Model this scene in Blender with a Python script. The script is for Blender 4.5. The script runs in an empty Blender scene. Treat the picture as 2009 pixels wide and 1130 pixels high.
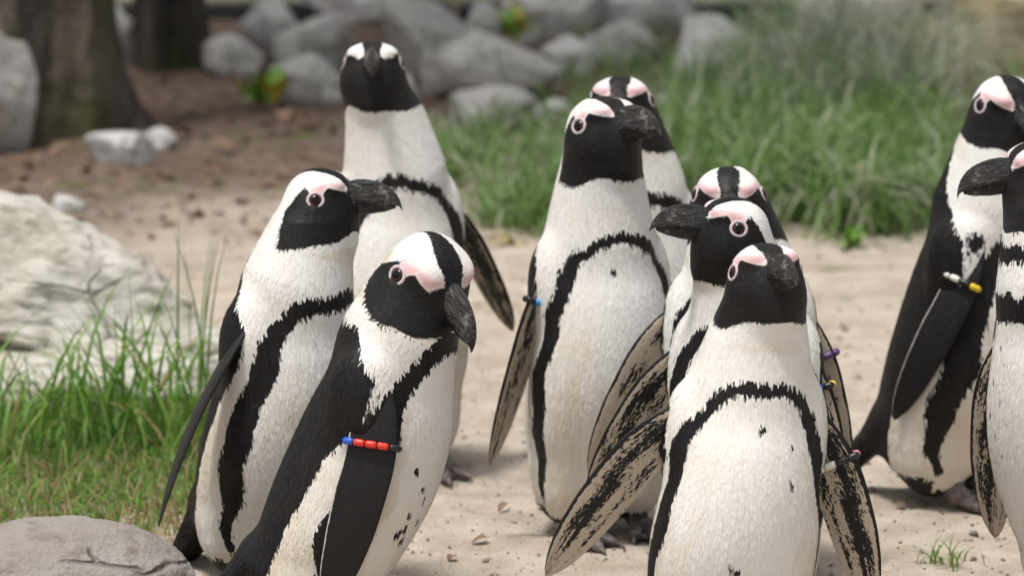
import bpy, bmesh, math, random
import numpy as np
from mathutils import Vector, Matrix, noise as mnoise

random.seed(7)
rng = np.random.default_rng(7)
sc = bpy.context.scene
COL = sc.collection
R = math.radians

# ------------------------------------------------------------------ camera
CAM_H, PITCH, FPX = 1.70, R(11.0), 11076.0      # height, downward pitch, focal length in photograph pixels
cam_d = bpy.data.cameras.new('camera')
cam = bpy.data.objects.new('camera', cam_d)
COL.objects.link(cam)
cam.location = (0, 0, CAM_H)
cam.rotation_euler = (R(90) - PITCH, 0, 0)
cam_d.sensor_width = 36.0
cam_d.lens = 36.0 * FPX / 2009.0
cam_d.clip_start = 0.1
cam_d.clip_end = 2000
cam_d.dof.use_dof = True
cam_d.dof.focus_distance = 6.62
cam_d.dof.aperture_fstop = 5.8
cam_d.dof.aperture_blades = 9
sc.camera = cam

# ------------------------------------------------------------------ light
SUN_EL, SUN_ROT = 74.0, 235.0
w = bpy.data.worlds.new('World')
sc.world = w
w.use_nodes = True
nt = w.node_tree
nt.nodes.clear()
sky = nt.nodes.new('ShaderNodeTexSky')
sky.sky_type = 'NISHITA'
sky.sun_disc = False
sky.sun_elevation = R(SUN_EL)
sky.sun_rotation = R(SUN_ROT)
sky.dust_density = 4.0
sky.ozone_density = 1.0
hs = nt.nodes.new('ShaderNodeHueSaturation')
hs.inputs['Saturation'].default_value = 0.25
bg = nt.nodes.new('ShaderNodeBackground')
bg.inputs['Strength'].default_value = 0.105
wo = nt.nodes.new('ShaderNodeOutputWorld')
nt.links.new(sky.outputs[0], hs.inputs['Color'])
nt.links.new(hs.outputs[0], bg.inputs['Color'])
nt.links.new(bg.outputs[0], wo.inputs['Surface'])
sd = bpy.data.lights.new('sun', 'SUN')
sd.energy = 2.1
sd.angle = R(9)
sd.color = (1.0, 0.965, 0.91)
sun = bpy.data.objects.new('sun', sd)
COL.objects.link(sun)
sdir = Vector((math.sin(R(SUN_ROT)) * math.cos(R(SUN_EL)), math.cos(R(SUN_ROT)) * math.cos(R(SUN_EL)), math.sin(R(SUN_EL))))
sun.rotation_euler = sdir.to_track_quat('Z', 'Y').to_euler()
sun.location = (0, 0, 5)
sc.view_settings.view_transform = 'Standard'
sc.view_settings.look = 'None'
sc.view_settings.exposure = 0.52
sc.view_settings.gamma = 1.0
sc.view_settings.use_curve_mapping = False

# ------------------------------------------------------------------ helpers
def ray(px, py):
    """unit-Y direction in world space through a photograph pixel"""
    a = (px - 1004.5) / FPX
    b = -(py - 565.0) / FPX
    d = Vector((a, math.cos(PITCH) + b * math.sin(PITCH), -math.sin(PITCH) + b * math.cos(PITCH)))
    return d / d.y

def at(px, py, Y):
    d = ray(px, py)
    return Vector((d.x * Y, Y, CAM_H + d.z * Y))

def on_ground(px, py, z=0.0):
    d = ray(px, py)
    Y = (z - CAM_H) / d.z
    return Vector((d.x * Y, Y, z))

def tag(o, label=None, cat=None, group=None, kind=None):
    if label: o['label'] = label
    if cat: o['category'] = cat
    if group: o['group'] = group
    if kind: o['kind'] = kind
    return o

def link(o, parent=None):
    COL.objects.link(o)
    if parent is not None:
        o.parent = parent
    return o

def fast_mesh(name, verts, faces_list, smooth=True):
    """faces_list: list of int arrays (n,3) or (n,4)"""
    me = bpy.data.meshes.new(name)
    verts = np.asarray(verts, dtype=np.float32)
    me.vertices.add(len(verts))
    me.vertices.foreach_set('co', verts.ravel())
    fl = [np.asarray(f, dtype=np.int32) for f in faces_list if len(f)]
    loops = np.concatenate([f.ravel() for f in fl])
    sizes = np.concatenate([np.full(len(f), f.shape[1], dtype=np.int32) for f in fl])
    starts = np.concatenate([[0], np.cumsum(sizes)[:-1]]).astype(np.int32)
    me.loops.add(len(loops))
    me.loops.foreach_set('vertex_index', loops)
    me.polygons.add(len(sizes))
    me.polygons.foreach_set('loop_start', starts)
    me.polygons.foreach_set('loop_total', sizes)
    me.polygons.foreach_set('use_smooth', np.full(len(sizes), smooth, dtype=bool))
    me.update(calc_edges=True)
    me.validate()
    return me

def add_attr(me, name, data):
    data = np.asarray(data, dtype=np.float32)
    if data.ndim == 1:
        a = me.attributes.new(name, 'FLOAT', 'POINT')
        a.data.foreach_set('value', data)
    else:
        a = me.attributes.new(name, 'FLOAT_VECTOR', 'POINT')
        a.data.foreach_set('vector', data.ravel())

def grid_faces(nu, nv, closed_v=True, off=0):
    """index quads for an nu x nv vertex grid, v wraps when closed"""
    i = np.arange(nu - 1)[:, None]
    j = np.arange(nv if closed_v else nv - 1)[None, :]
    j2 = (j + 1) % nv
    q = np.stack([i * nv + j, i * nv + j2, (i + 1) * nv + j2, (i + 1) * nv + j], -1)
    return q.reshape(-1, 4) + off

# node helper -------------------------------------------------------
class NT:
    def __init__(s, name):
        s.m = bpy.data.materials.new(name)
        s.m.use_nodes = True
        s.t = s.m.node_tree
        s.t.nodes.clear()
        s.out = s.t.nodes.new('ShaderNodeOutputMaterial')
        s.b = s.t.nodes.new('ShaderNodeBsdfPrincipled')
        s.t.links.new(s.b.outputs[0], s.out.inputs[0])
    def n(s, typ, **kw):
        nd = s.t.nodes.new(typ)
        for k, v in kw.items():
            setattr(nd, k, v)
        return nd
    def l(s, a, b):
        s.t.links.new(a, b)
    def setin(s, sock, v):
        if hasattr(v, 'is_output') or isinstance(v, bpy.types.NodeSocket):
            s.l(v, sock)
        else:
            sock.default_value = v
    def math(s, op, a, b=0.0, c=0.0, clamp=False):
        nd = s.n('ShaderNodeMath', operation=op, use_clamp=clamp)
        s.setin(nd.inputs[0], a); s.setin(nd.inputs[1], b); s.setin(nd.inputs[2], c)
        return nd.outputs[0]
    def vmath(s, op, a, b=(0, 0, 0)):
        nd = s.n('ShaderNodeVectorMath', operation=op)
        s.setin(nd.inputs[0], a); s.setin(nd.inputs[1], b)
        return nd.outputs[0]
    def attr(s, name, vec=False):
        nd = s.n('ShaderNodeAttribute', attribute_name=name)
        return nd.outputs['Vector'] if vec else nd.outputs['Fac']
    def noise(s, vec, scale=5.0, detail=3.0, rough=0.5, w=None, dist=0.0):
        nd = s.n('ShaderNodeTexNoise', noise_dimensions='4D' if w is not None else '3D')
        if vec is not None: s.l(vec, nd.inputs['Vector'])
        if w is not None: s.setin(nd.inputs['W'], w)
        nd.inputs['Scale'].default_value = scale
        nd.inputs['Detail'].default_value = detail
        nd.inputs['Roughness'].default_value = rough
        nd.inputs['Distortion'].default_value = dist
        return nd.outputs['Fac']
    def ramp(s, fac, lo, hi, a=0.0, b=1.0):
        nd = s.n('ShaderNodeMapRange', clamp=True, interpolation_type='SMOOTHSTEP')
        s.setin(nd.inputs[0], fac)
        s.setin(nd.inputs[1], lo); s.setin(nd.inputs[2], hi)
        s.setin(nd.inputs[3], a); s.setin(nd.inputs[4], b)
        return nd.outputs[0]
    def mix(s, fac, a, b, mode='MIX'):
        nd = s.n('ShaderNodeMix', data_type='RGBA', blend_type=mode)
        s.setin(nd.inputs[0], fac)
        for sock, v in ((nd.inputs[6], a), (nd.inputs[7], b)):
            if isinstance(v, (tuple, list)):
                sock.default_value = tuple(v) + ((1.0,) if len(v) == 3 else ())
            else:
                s.l(v, sock)
        return nd.outputs[2]
    def bump(s, h, strength=0.3, dist=0.002):
        nd = s.n('ShaderNodeBump')
        nd.inputs['Strength'].default_value = strength
        nd.inputs['Distance'].default_value = dist
        s.l(h, nd.inputs['Height'])
        s.l(nd.outputs[0], s.b.inputs['Normal'])
    def base(s, c):
        s.setin(s.b.inputs['Base Color'], c if not isinstance(c, tuple) else c + (1.0,))
    def rough(s, v):
        s.setin(s.b.inputs['Roughness'], v)

def scale_vec(N, v, sx, sy, sz):
    return N.vmath('MULTIPLY', v, (sx, sy, sz))

# ------------------------------------------------------------------ materials
def mat_plumage():
    N = NT('plumage')
    blk = N.attr('blk'); pink = N.attr('pink'); amp = N.attr('amp'); jit = N.attr('jit')
    rp = N.attr('rpos', True)
    oi = N.n('ShaderNodeObjectInfo').outputs['Random']
    wv = N.math('MULTIPLY', oi, 37.0)
    n1 = N.noise(scale_vec(N, rp, 110, 48, 110), 1.0, 3.0, 0.6, w=wv)
    n0 = N.noise(scale_vec(N, rp, 55, 38, 55), 1.0, 2.0, 0.5, w=wv)
    d = N.math('SUBTRACT', N.math('ADD', N.math('MULTIPLY', n1, 0.75), N.math('MULTIPLY', n0, 0.65)), 0.70)
    d = N.math('MULTIPLY', d, amp)
    d = N.math('ADD', d, blk)
    d = N.math('ADD', d, N.math('MULTIPLY', jit, N.math('MULTIPLY', amp, 0.12)))
    isb = N.ramp(d, 0.8, -0.8)
    # white feathers: soft warm stain plus painted belly shade, faint grey feather shafts
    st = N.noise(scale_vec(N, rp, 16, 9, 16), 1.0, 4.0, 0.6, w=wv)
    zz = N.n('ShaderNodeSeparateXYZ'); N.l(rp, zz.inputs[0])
    low = N.math('MULTIPLY', N.ramp(zz.outputs[1], 0.36, 0.16), N.ramp(amp, 3.4, 6.0))  # creamier lower down: belly shade and sand bounce put into the colour
    stain_shade = N.math('MULTIPLY', N.ramp(st, 0.28, 0.70), N.math('ADD', 0.30, N.math('MULTIPLY', low, 0.70)))
    wht = N.mix(stain_shade, (0.80, 0.79, 0.765), (0.68, 0.60, 0.47))
    stain = N.attr('stain')
    sn = N.noise(scale_vec(N, rp, 60, 30, 60), 1.0, 3.0, 0.6, w=wv)
    wht = N.mix(N.math('MULTIPLY', stain, N.ramp(sn, 0.3, 0.7)), wht, (0.42, 0.33, 0.16))
    fine = N.noise(scale_vec(N, rp, 700, 160, 700), 1.0, 2.0, 0.6, w=wv)
    wht = N.mix(N.ramp(fine, 0.52, 0.85, 0.0, 0.22), wht, (0.52, 0.49, 0.43))
    blc = N.mix(N.ramp(fine, 0.4, 0.8), (0.006, 0.0056, 0.006), (0.021, 0.0185, 0.018))
    bn = N.noise(scale_vec(N, rp, 22, 14, 22), 1.0, 3.0, 0.6, w=wv)
    blc = N.mix(N.ramp(bn, 0.52, 0.78, 0.0, 0.6), blc, (0.030, 0.022, 0.018))
    c = N.mix(isb, wht, blc)
    # bare pink skin
    pn = N.noise(rp, 420.0, 2.0, 0.6)
    pk = N.math('ADD', pink, N.math('MULTIPLY', N.math('SUBTRACT', pn, 0.5), 2.0))
    isp = N.ramp(pk, 2.6, -4.5)
    pc = N.mix(N.ramp(pn, 0.35, 0.7), (0.68, 0.40, 0.42), (0.74, 0.50, 0.52))
    c = N.mix(N.math('MULTIPLY', isp, N.math('SUBTRACT', 1.0, N.math('MULTIPLY', isb, 0.97))), c, pc)
    N.base(c)
    N.rough(N.ramp(isb, 0, 1, 0.75, 0.52))
    N.b.inputs['Specular IOR Level'].default_value = 0.25
    N.setin(N.b.inputs['Sheen Weight'], N.ramp(isb, 0, 1, 0.12, 0.01))
    N.b.inputs['Sheen Roughness'].default_value = 0.5
    bl = N.noise(scale_vec(N, rp, 420, 110, 420), 1.0, 3.0, 0.65, w=wv)
    N.bump(bl, 0.25, 0.0010)
    return N.m

def mat_flipper():
    N = NT('flipper_skin')
    fv = N.attr('flip', True)       # u (0..1 root to tip), v (-1 leading .. 1 trailing), side (1 outer, -1 inner)
    sp = N.n('ShaderNodeSeparateXYZ'); N.l(fv, sp.inputs[0])
    u, v, sd_ = sp.outputs[0], sp.outputs[1], sp.outputs[2]
    oi = N.n('ShaderNodeObjectInfo').outputs['Random']
    wv = N.math('MULTIPLY', oi, 91.0)
    dark = N.attr('blk')            # per penguin darkness of the inner face
    cv = N.n('ShaderNodeCombineXYZ')
    N.l(N.math('ADD', N.math('MULTIPLY', u, 30.0), N.math('MULTIPLY', v, 3.0)), cv.inputs[0]); N.l(N.math('MULTIPLY', v, 9.0), cv.inputs[1])
    n1 = N.noise(cv.outputs[0], 1.5, 3.0, 0.62, w=wv)
    cv2 = N.n('ShaderNodeCombineXYZ')
    N.l(N.math('MULTIPLY', u, 7.0), cv2.inputs[0]); N.l(N.math('MULTIPLY', v, 3.6), cv2.inputs[1])
    n2 = N.noise(cv2.outputs[0], 1.0, 3.0, 0.55, w=wv)
    # bias: dark stripe along the middle, fading to the trailing edge and the tip
    vm = N.math('ABSOLUTE', N.math('SUBTRACT', v, -0.22))
    stripe = N.ramp(vm, 0.05, 0.70, 0.10, -0.09)
    vt = N.math('ABSOLUTE', N.math('SUBTRACT', v, 0.62))
    stripe2 = N.ramp(vt, 0.02, 0.25, 0.09, 0.0)
    lead = N.ramp(v, -0.80, -0.97, 0.0, 0.5)
    root = N.ramp(u, 0.25, 0.0, 0.0, 0.28)
    tip = N.ramp(u, 0.70, 1.0, 0.0, -0.07)
    b = N.math('ADD', N.math('ADD', stripe, stripe2), N.math('ADD', N.math('ADD', lead, root), tip))
    m = N.math('ADD', N.math('ADD', N.math('MULTIPLY', n1, 0.85), N.math('MULTIPLY', n2, 0.75)), b)
    m = N.math('ADD', m, dark)
    inner_blk = N.ramp(m, 0.835, 0.875)
    pale = N.mix(n2, (0.56, 0.47, 0.36), (0.40, 0.35, 0.29))
    fine = N.noise(scale_vec(N, cv.outputs[0], 4, 4, 4), 2.0, 2.0, 0.6)
    pale = N.mix(N.ramp(fine, 0.45, 0.8, 0, 0.5), pale, (0.25, 0.21, 0.17))
    blk = N.mix(N.ramp(fine, 0.45, 0.8), (0.0065, 0.0063, 0.007), (0.034, 0.032, 0.033))
    bn = N.noise(cv2.outputs[0], 2.2, 4.0, 0.65, w=wv)
    blk = N.mix(N.ramp(bn, 0.48, 0.75, 0.0, 0.5), blk, (0.030, 0.024, 0.020))
    inner = N.mix(inner_blk, pale, blk)
    outer = N.mix(N.ramp(N.math('ADD', v, N.math('MULTIPLY', N.math('SUBTRACT', n1, 0.5), 0.10)), 0.93, 0.97), blk, (0.55, 0.52, 0.47))
    c = N.mix(N.ramp(sd_, -0.25, 0.1), inner, outer)
    N.base(c)
    N.rough(N.ramp(bn, 0.3, 0.7, 0.42, 0.62))
    N.b.inputs['Specular IOR Level'].default_value = 0.28
    vo = N.n('ShaderNodeTexVoronoi')
    cv3 = N.n('ShaderNodeCombineXYZ')
    N.l(N.math('MULTIPLY', u, 75.0), cv3.inputs[0]); N.l(N.math('MULTIPLY', v, 16.0), cv3.inputs[1])
    N.l(cv3.outputs[0], vo.inputs['Vector'])
    vo.inputs['Scale'].default_value = 1.0
    N.bump(N.math('SUBTRACT', 1.0, vo.outputs['Distance']), 0.5, 0.0010)
    return N.m

def mat_bill():
    N = NT('bill_horn')
    p = N.attr('rpos', True)        # mm in head space
    sp = N.n('ShaderNodeSeparateXYZ'); N.l(p, sp.inputs[0])
    y = sp.outputs[1]
    n1 = N.noise(scale_vec(N, p, 0.20, 0.055, 0.30), 1.0, 5.0, 0.66, dist=1.4)
    n2 = N.noise(scale_vec(N, p, 0.10, 0.10, 0.10), 1.0, 3.0, 0.6)
    c = N.mix(N.ramp(n1, 0.52, 0.72), (0.009, 0.0085, 0.0085), (0.20, 0.185, 0.17))
    band = N.math('ABSOLUTE', N.math('SUBTRACT', N.math('ADD', y, N.math('MULTIPLY', N.math('SUBTRACT', n2, 0.5), 14.0)), 74.0))
    bf = N.math('MULTIPLY', N.ramp(band, 8.0, 1.0), N.math('MULTIPLY', N.ramp(n1, 0.42, 0.58), N.ramp(n2, 0.40, 0.62)))
    c = N.mix(N.math('MULTIPLY', bf, 0.75), c, (0.42, 0.39, 0.35))
    N.base(c)
    N.rough(N.ramp(n1, 0.3, 0.7, 0.24, 0.45))
    N.bump(n1, 1.0, 0.004)
    return N.m

def simple(name, col, rough=0.5, nscale=None, col2=None, bump=0.0, bd=0.002, spec=None):
    N = NT(name)
    if nscale:
        tc = N.n('ShaderNodeTexCoord').outputs['Object']
        n = N.noise(tc, nscale, 4.0, 0.6)
        N.base(N.mix(N.ramp(n, 0.35, 0.68), col, col2 or col))
        if bump: N.bump(n, bump, bd)
    else:
        N.base(col)
    N.rough(rough)
    if spec is not None: N.b.inputs['Specular IOR Level'].default_value = spec
    return N.m

def mat_eye():
    N = NT('eye_gloss')
    p = N.attr('rpos', True)
    sp = N.n('ShaderNodeSeparateXYZ'); N.l(p, sp.inputs[0])
    r = sp.outputs[0]
    N.base(N.mix(N.ramp(r, 0.50, 0.58), (0.002, 0.002, 0.002), (0.035, 0.014, 0.009)))
    N.rough(0.10)
    N.b.inputs['Specular IOR Level'].default_value = 0.30
    return N.m

def mat_sand():
    N = NT('sand')
    tc = N.n('ShaderNodeTexCoord').outputs['Object']
    sp = N.n('ShaderNodeSeparateXYZ'); N.l(tc, sp.inputs[0])
    big = N.noise(tc, 2.3, 4.0, 0.55)
    mid = N.noise(tc, 14.0, 4.0, 0.6)
    gr = N.noise(tc, 260.0, 3.0, 0.7)
    c = N.mix(N.ramp(mid, 0.32, 0.7), (0.42, 0.35, 0.275), (0.56, 0.49, 0.405))
    c = N.mix(N.ramp(gr, 0.50, 0.72, 0.0, 0.55), c, (0.22, 0.17, 0.13))
    c = N.mix(N.ramp(gr, 0.42, 0.25, 0.0, 0.5), c, (0.66, 0.60, 0.52))
    # darker humus soil with leaf litter under the trees and round the rocks
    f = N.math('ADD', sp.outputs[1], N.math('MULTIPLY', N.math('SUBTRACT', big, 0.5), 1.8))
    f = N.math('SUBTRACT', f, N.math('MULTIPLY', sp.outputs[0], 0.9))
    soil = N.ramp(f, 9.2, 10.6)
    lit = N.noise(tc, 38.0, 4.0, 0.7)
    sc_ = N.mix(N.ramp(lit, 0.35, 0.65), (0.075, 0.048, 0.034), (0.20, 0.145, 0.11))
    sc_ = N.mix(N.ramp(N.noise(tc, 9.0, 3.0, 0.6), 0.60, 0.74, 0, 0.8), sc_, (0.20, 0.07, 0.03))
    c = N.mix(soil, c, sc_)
    ms = N.noise(tc, 4.2, 3.0, 0.55)
    mossm = N.math('MULTIPLY', N.ramp(ms, 0.55, 0.70), N.ramp(sp.outputs[1], 8.2, 8.8))
    c = N.mix(N.math('MULTIPLY', mossm, 0.75), c, (0.085, 0.10, 0.022))
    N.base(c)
    N.rough(0.9)
    N.b.inputs['Specular IOR Level'].default_value = 0.2
    h = N.math('ADD', N.math('MULTIPLY', mid, 1.0), N.math('MULTIPLY', gr, 0.22))
    N.bump(h, 1.0, 0.02)
    return N.m

def mat_rock(name, c1, c2, c3, moss=0.3, cell=6.0, lay=0.0):
    N = NT(name)
    tc = N.n('ShaderNodeTexCoord').outputs['Object']
    n1 = N.noise(tc, 5.0, 6.0, 0.62)
    n2 = N.noise(scale_vec(N, tc, 1, 1, 3.2 if lay else 1), 22.0, 5.0, 0.68)
    n3 = N.noise(tc, 120.0, 3.0, 0.7)
    c = N.mix(N.ramp(n1, 0.33, 0.68), c1, c2)
    c = N.mix(N.ramp(n2, 0.50, 0.68, 0, 0.8), c, c3)
    c = N.mix(N.ramp(n3, 0.55, 0.8, 0, 0.45), c, c3)
    vo = N.n('ShaderNodeTexVoronoi', feature='DISTANCE_TO_EDGE')
    N.l(N.vmath('ADD', scale_vec(N, tc, 1, 1, 1.6), N.vmath('MULTIPLY', N.n('ShaderNodeTexNoise').outputs['Color'], (0.04, 0.04, 0.04))), vo.inputs['Vector'])
    vo.inputs['Scale'].default_value = cell
    crack = N.ramp(vo.outputs['Distance'], 0.0, 0.022, 1.0, 0.0)
    crack = N.math('MULTIPLY', crack, N.ramp(n1, 0.48, 0.60))
    c = N.mix(N.math('MULTIPLY', crack, 0.45), c, tuple(x * 0.25 for x in c3))
    if moss:
        gm = N.n('ShaderNodeNewGeometry')
        sn = N.n('ShaderNodeSeparateXYZ'); N.l(gm.outputs['Normal'], sn.inputs[0])
        mm = N.math('MULTIPLY', N.ramp(N.noise(tc, 7.0, 4.0, 0.6), 0.50, 0.68), N.ramp(sn.outputs[2], -0.4, 0.5))
        c = N.mix(N.math('MULTIPLY', mm, moss), c, (0.085, 0.095, 0.035))
    N.base(c)
    N.rough(0.85)
    h = N.math('SUBTRACT', N.math('ADD', n2, N.math('MULTIPLY', n3, 0.25)), N.math('MULTIPLY', crack, 0.6))
    N.bump(h, 0.8, 0.012)
    return N.m

def mat_bark(name, k):
    N = NT(name)
    tc = N.n('ShaderNodeTexCoord').outputs['Object']
    n1 = N.noise(scale_vec(N, tc, 11, 11, 5.0), 1.0, 5.0, 0.65, dist=0.9)
    n2 = N.noise(tc, 4.5, 4.0, 0.6)
    c = N.mix(N.ramp(n1, 0.38, 0.66), (0.026 * k, 0.021 * k, 0.016 * k), (0.17 * k, 0.135 * k, 0.105 * k))
    c = N.mix(N.ramp(n2, 0.42, 0.62, 0, 0.8), c, (0.075 * k, 0.080 * k, 0.026 * k))
    N.base(c); N.rough(0.9)
    N.bump(n1, 1.0, 0.03)
    return N.m

def mat_blade(name, ca, cb, cc, dry0=0.74):
    """ca..cb across blades (attribute jit), cc is the dry colour of some tips"""
    N = NT(name)
    j = N.attr('jit'); t = N.attr('amp')
    c = N.mix(j, ca, cb)
    dry = N.math('MULTIPLY', N.ramp(N.attr('pink'), dry0, dry0 + 0.1), 1.0)
    c = N.mix(dry, c, cc)
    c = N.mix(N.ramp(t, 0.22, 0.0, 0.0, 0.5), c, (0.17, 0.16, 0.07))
    N.base(c); N.rough(0.45)
    N.b.inputs['Specular IOR Level'].default_value = 0.3
    tr = N.n('ShaderNodeBsdfTranslucent'); N.l(c, tr.inputs['Color'])
    mx = N.n('ShaderNodeMixShader'); mx.inputs[0].default_value = 0.35
    N.l(N.b.outputs[0], mx.inputs[1]); N.l(tr.outputs[0], mx.inputs[2])
    N.l(mx.outputs[0], N.out.inputs[0])
    return N.m

M = {}
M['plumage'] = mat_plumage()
M['flipper'] = mat_flipper()
M['bill'] = mat_bill()
M['eye'] = mat_eye()
M['lid'] = simple('eyelid_skin', (0.46, 0.36, 0.39), 0.6, 500.0, (0.63, 0.55, 0.58), 0.5, 0.0008)
M['gape'] = simple('gape_skin', (0.42, 0.20, 0.18), 0.5)
M['foot'] = simple('foot_skin', (0.035, 0.033, 0.036), 0.6, 60.0, (0.22, 0.17, 0.165), 0.5, 0.002)
M['claw'] = simple('claw_horn', (0.02, 0.018, 0.016), 0.4)
M['sand'] = mat_sand()
M['rock_grey'] = mat_rock('rock_grey', (0.33, 0.32, 0.30), (0.48, 0.465, 0.44), (0.19, 0.175, 0.155), 0.4)
M['rock_pale'] = mat_rock('rock_pale', (0.45, 0.44, 0.425), (0.60, 0.585, 0.565), (0.26, 0.245, 0.22), 0.25)
M['rock_lime'] = mat_rock('rock_lime', (0.44, 0.41, 0.34), (0.58, 0.56, 0.51), (0.20, 0.175, 0.125), 0.35, 5.0, 1)
M['rock_smooth'] = mat_rock('rock_smooth', (0.235, 0.205, 0.18), (0.30, 0.275, 0.25), (0.17, 0.14, 0.115), 0.0, 3.0)
M['rock_ochre'] = mat_rock('rock_ochre', (0.30, 0.24, 0.13), (0.40, 0.34, 0.22), (0.14, 0.13, 0.05), 0.6)
M['bark'] = mat_bark('mossy_bark', 1.0)
M['bark_dark'] = mat_bark('dark_bark', 0.4)  # same bark pattern in a much darker tone
M['timber'] = simple('weathered_timber', (0.016, 0.016, 0.017), 0.8, 30.0, (0.035, 0.033, 0.03), 0.4, 0.004)
M['grass_near'] = mat_blade('grass_near', (0.090, 0.215, 0.028), (0.190, 0.330, 0.065), (0.36, 0.27, 0.13), 0.88)
M['grass_far'] = mat_blade('grass_far', (0.090, 0.190, 0.040), (0.200, 0.310, 0.100), (0.40, 0.43, 0.30))
M['grass_grey'] = mat_blade('grass_grey', (0.19, 0.23, 0.15), (0.33, 0.35, 0.27), (0.40, 0.38, 0.28))
M['straw'] = mat_blade('dry_straw', (0.30, 0.22, 0.11), (0.40, 0.32, 0.18), (0.25, 0.12, 0.06))
M['weed'] = simple('weed_leaf', (0.12, 0.30, 0.03), 0.5, 30.0, (0.20, 0.36, 0.05))
M['yellow_leaf'] = simple('yellow_leaf', (0.45, 0.36, 0.03), 0.5)
M['foliage'] = simple('tree_foliage', (0.05, 0.10, 0.022), 0.5, 3.0, (0.09, 0.15, 0.03))
M['dry_leaf'] = simple('dry_leaf', (0.12, 0.052, 0.032), 0.7, 60.0, (0.21, 0.125, 0.08))
M['scrap'] = simple('twig_scrap', (0.05, 0.03, 0.02), 0.8, 50.0, (0.14, 0.08, 0.04))
M['grit'] = simple('grit', (0.16, 0.13, 0.10), 0.9, 40.0, (0.36, 0.31, 0.26))
for nm, c in dict(blue=(0.02, 0.10, 0.55), sky=(0.03, 0.28, 0.62), red=(0.68, 0.035, 0.022), black=(0.012, 0.012, 0.013),
                  white=(0.72, 0.69, 0.62), yellow=(0.70, 0.50, 0.02), pink=(0.78, 0.22, 0.30), purple=(0.10, 0.05, 0.16)).items():
    M['bead_' + nm] = simple('bead_' + nm, c, 0.35)

# ------------------------------------------------------------------ ground
def fbm(x, y, s, o=4):
    v = 0.0; a = 1.0
    for _ in range(o):
        v += a * mnoise.noise(Vector((x * s, y * s, 1.7)))
        s *= 2.1; a *= 0.5
    return v

def ground_z(x, y):
    z = 0.012 * fbm(x, y, 2.0, 3) + 0.006 * fbm(x + 9, y, 13.0, 3)
    return z

def make_ground():
    xs = np.concatenate([[-300, -80, -20, -6, -3], np.arange(-1.3, 1.3, 0.022), [3, 6, 20, 80, 300]])
    ys = np.concatenate([[-100, -10, 2, 5], np.arange(6.0, 9.0, 0.022), np.arange(9.0, 13.0, 0.04), [15, 20, 40, 100, 600]])
    V = np.zeros((len(xs), len(ys), 3))
    for i, x in enumerate(xs):
        for j, y in enumerate(ys):
            V[i, j] = (x, y, ground_z(x, y) if abs(x) < 3 and 4 < y < 14 else 0.0)
    me = fast_mesh('ground', V.reshape(-1, 3), [grid_faces(len(xs), len(ys), False)])
    if me.polygons[0].normal.z < 0: me.flip_normals()
    o = link(bpy.data.objects.new('ground', me))
    me.materials.append(M['sand'])
    o['kind'] = 'structure'
make_ground()

# ------------------------------------------------------------------ rocks
def rock(name, label, loc, dims, seed, sub=4, mat='rock_grey', rot=(0, 0, 0), cuts=12, rough=0.10, cutd=(0.55, 0.9), group=None, cat='rock', strata=0.0, bev=0.0):
    """an angular stone: a sphere cut by random planes, roughened, resting on loc"""
    rr = random.Random(seed)
    bm = bmesh.new()
    bmesh.ops.create_icosphere(bm, subdivisions=sub, radius=1.0)
    pl = []
    for _ in range(cuts):
        n = Vector((rr.gauss(0, 1), rr.gauss(0, 1), rr.gauss(0, 0.8))).normalized()
        pl.append((n, rr.uniform(*cutd)))
    off = Vector((rr.uniform(-50, 50), rr.uniform(-50, 50), rr.uniform(-50, 50)))
    for v in bm.verts:
        p = v.co.copy()
        for n, d in pl:
            k = p.dot(n) - d
            if k > 0: p -= n * k * 0.93
        q = p * 2.0 + off
        f = mnoise.noise(q) * 0.5 + mnoise.noise(q * 2.3) * 0.27 + mnoise.noise(q * 5.1) * 0.16 + mnoise.noise(q * 11) * 0.09 + mnoise.noise(q * 23) * 0.05
        p *= 1.0 + rough * f * 1.6
        if strata:
            s = p.z * 5.0 + 0.8 * mnoise.noise(q * 0.7)
            p.x *= 1.0 + strata * (abs(s % 1.0 - 0.5) - 0.25)
            p.y *= 1.0 + strata * (abs(s % 1.0 - 0.5) - 0.25)
        v.co = p
    mn = [min(v.co[i] for v in bm.verts) for i in range(3)]
    mx = [max(v.co[i] for v in bm.verts) for i in range(3)]
    Rm = Matrix.Rotation(rot[0], 3, 'X') @ Matrix.Rotation(rot[1], 3, 'Y')
    for v in bm.verts:
        v.co = Rm @ Vector([((v.co[i] - mn[i]) / (mx[i] - mn[i]) - 0.5) * dims[i] for i in range(3)])
    for f in bm.faces: f.smooth = True
    me = bpy.data.meshes.new(name)
    bm.to_mesh(me); bm.free()
    me.materials.append(M[mat])
    o = link(bpy.data.objects.new(name, me))
    o.location = loc
    o.rotation_euler = (0, 0, rot[2])
    tag(o, label, cat, group)
    return o

# near stones at the grass
rock('boulder', 'large pale limestone boulder with cracked top behind the tall grass', (-0.665, 8.10, 0.085), (0.66, 0.42, 0.32), 12, 6, 'rock_lime', (R(-4), R(11), R(-8)), 12, 0.20, (0.55, 0.9), cat='boulder', strata=0.03)
rock('boulder', 'flat pale limestone ledge under the large cracked boulder', (-0.60, 7.93, 0.02), (0.58, 0.34, 0.11), 5, 5, 'rock_lime', (0, R(3), R(5)), 9, 0.12, (0.6, 0.9), cat='boulder', strata=0.05)
rock('boulder', 'smooth brown grey boulder with a curved crack beside the grass', (-0.545, 6.62, 0.035), (0.34, 0.26, 0.19), 31, 6, 'rock_smooth', (0, 0, R(10)), 3, 0.05, (0.8, 0.95), cat='boulder')

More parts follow.
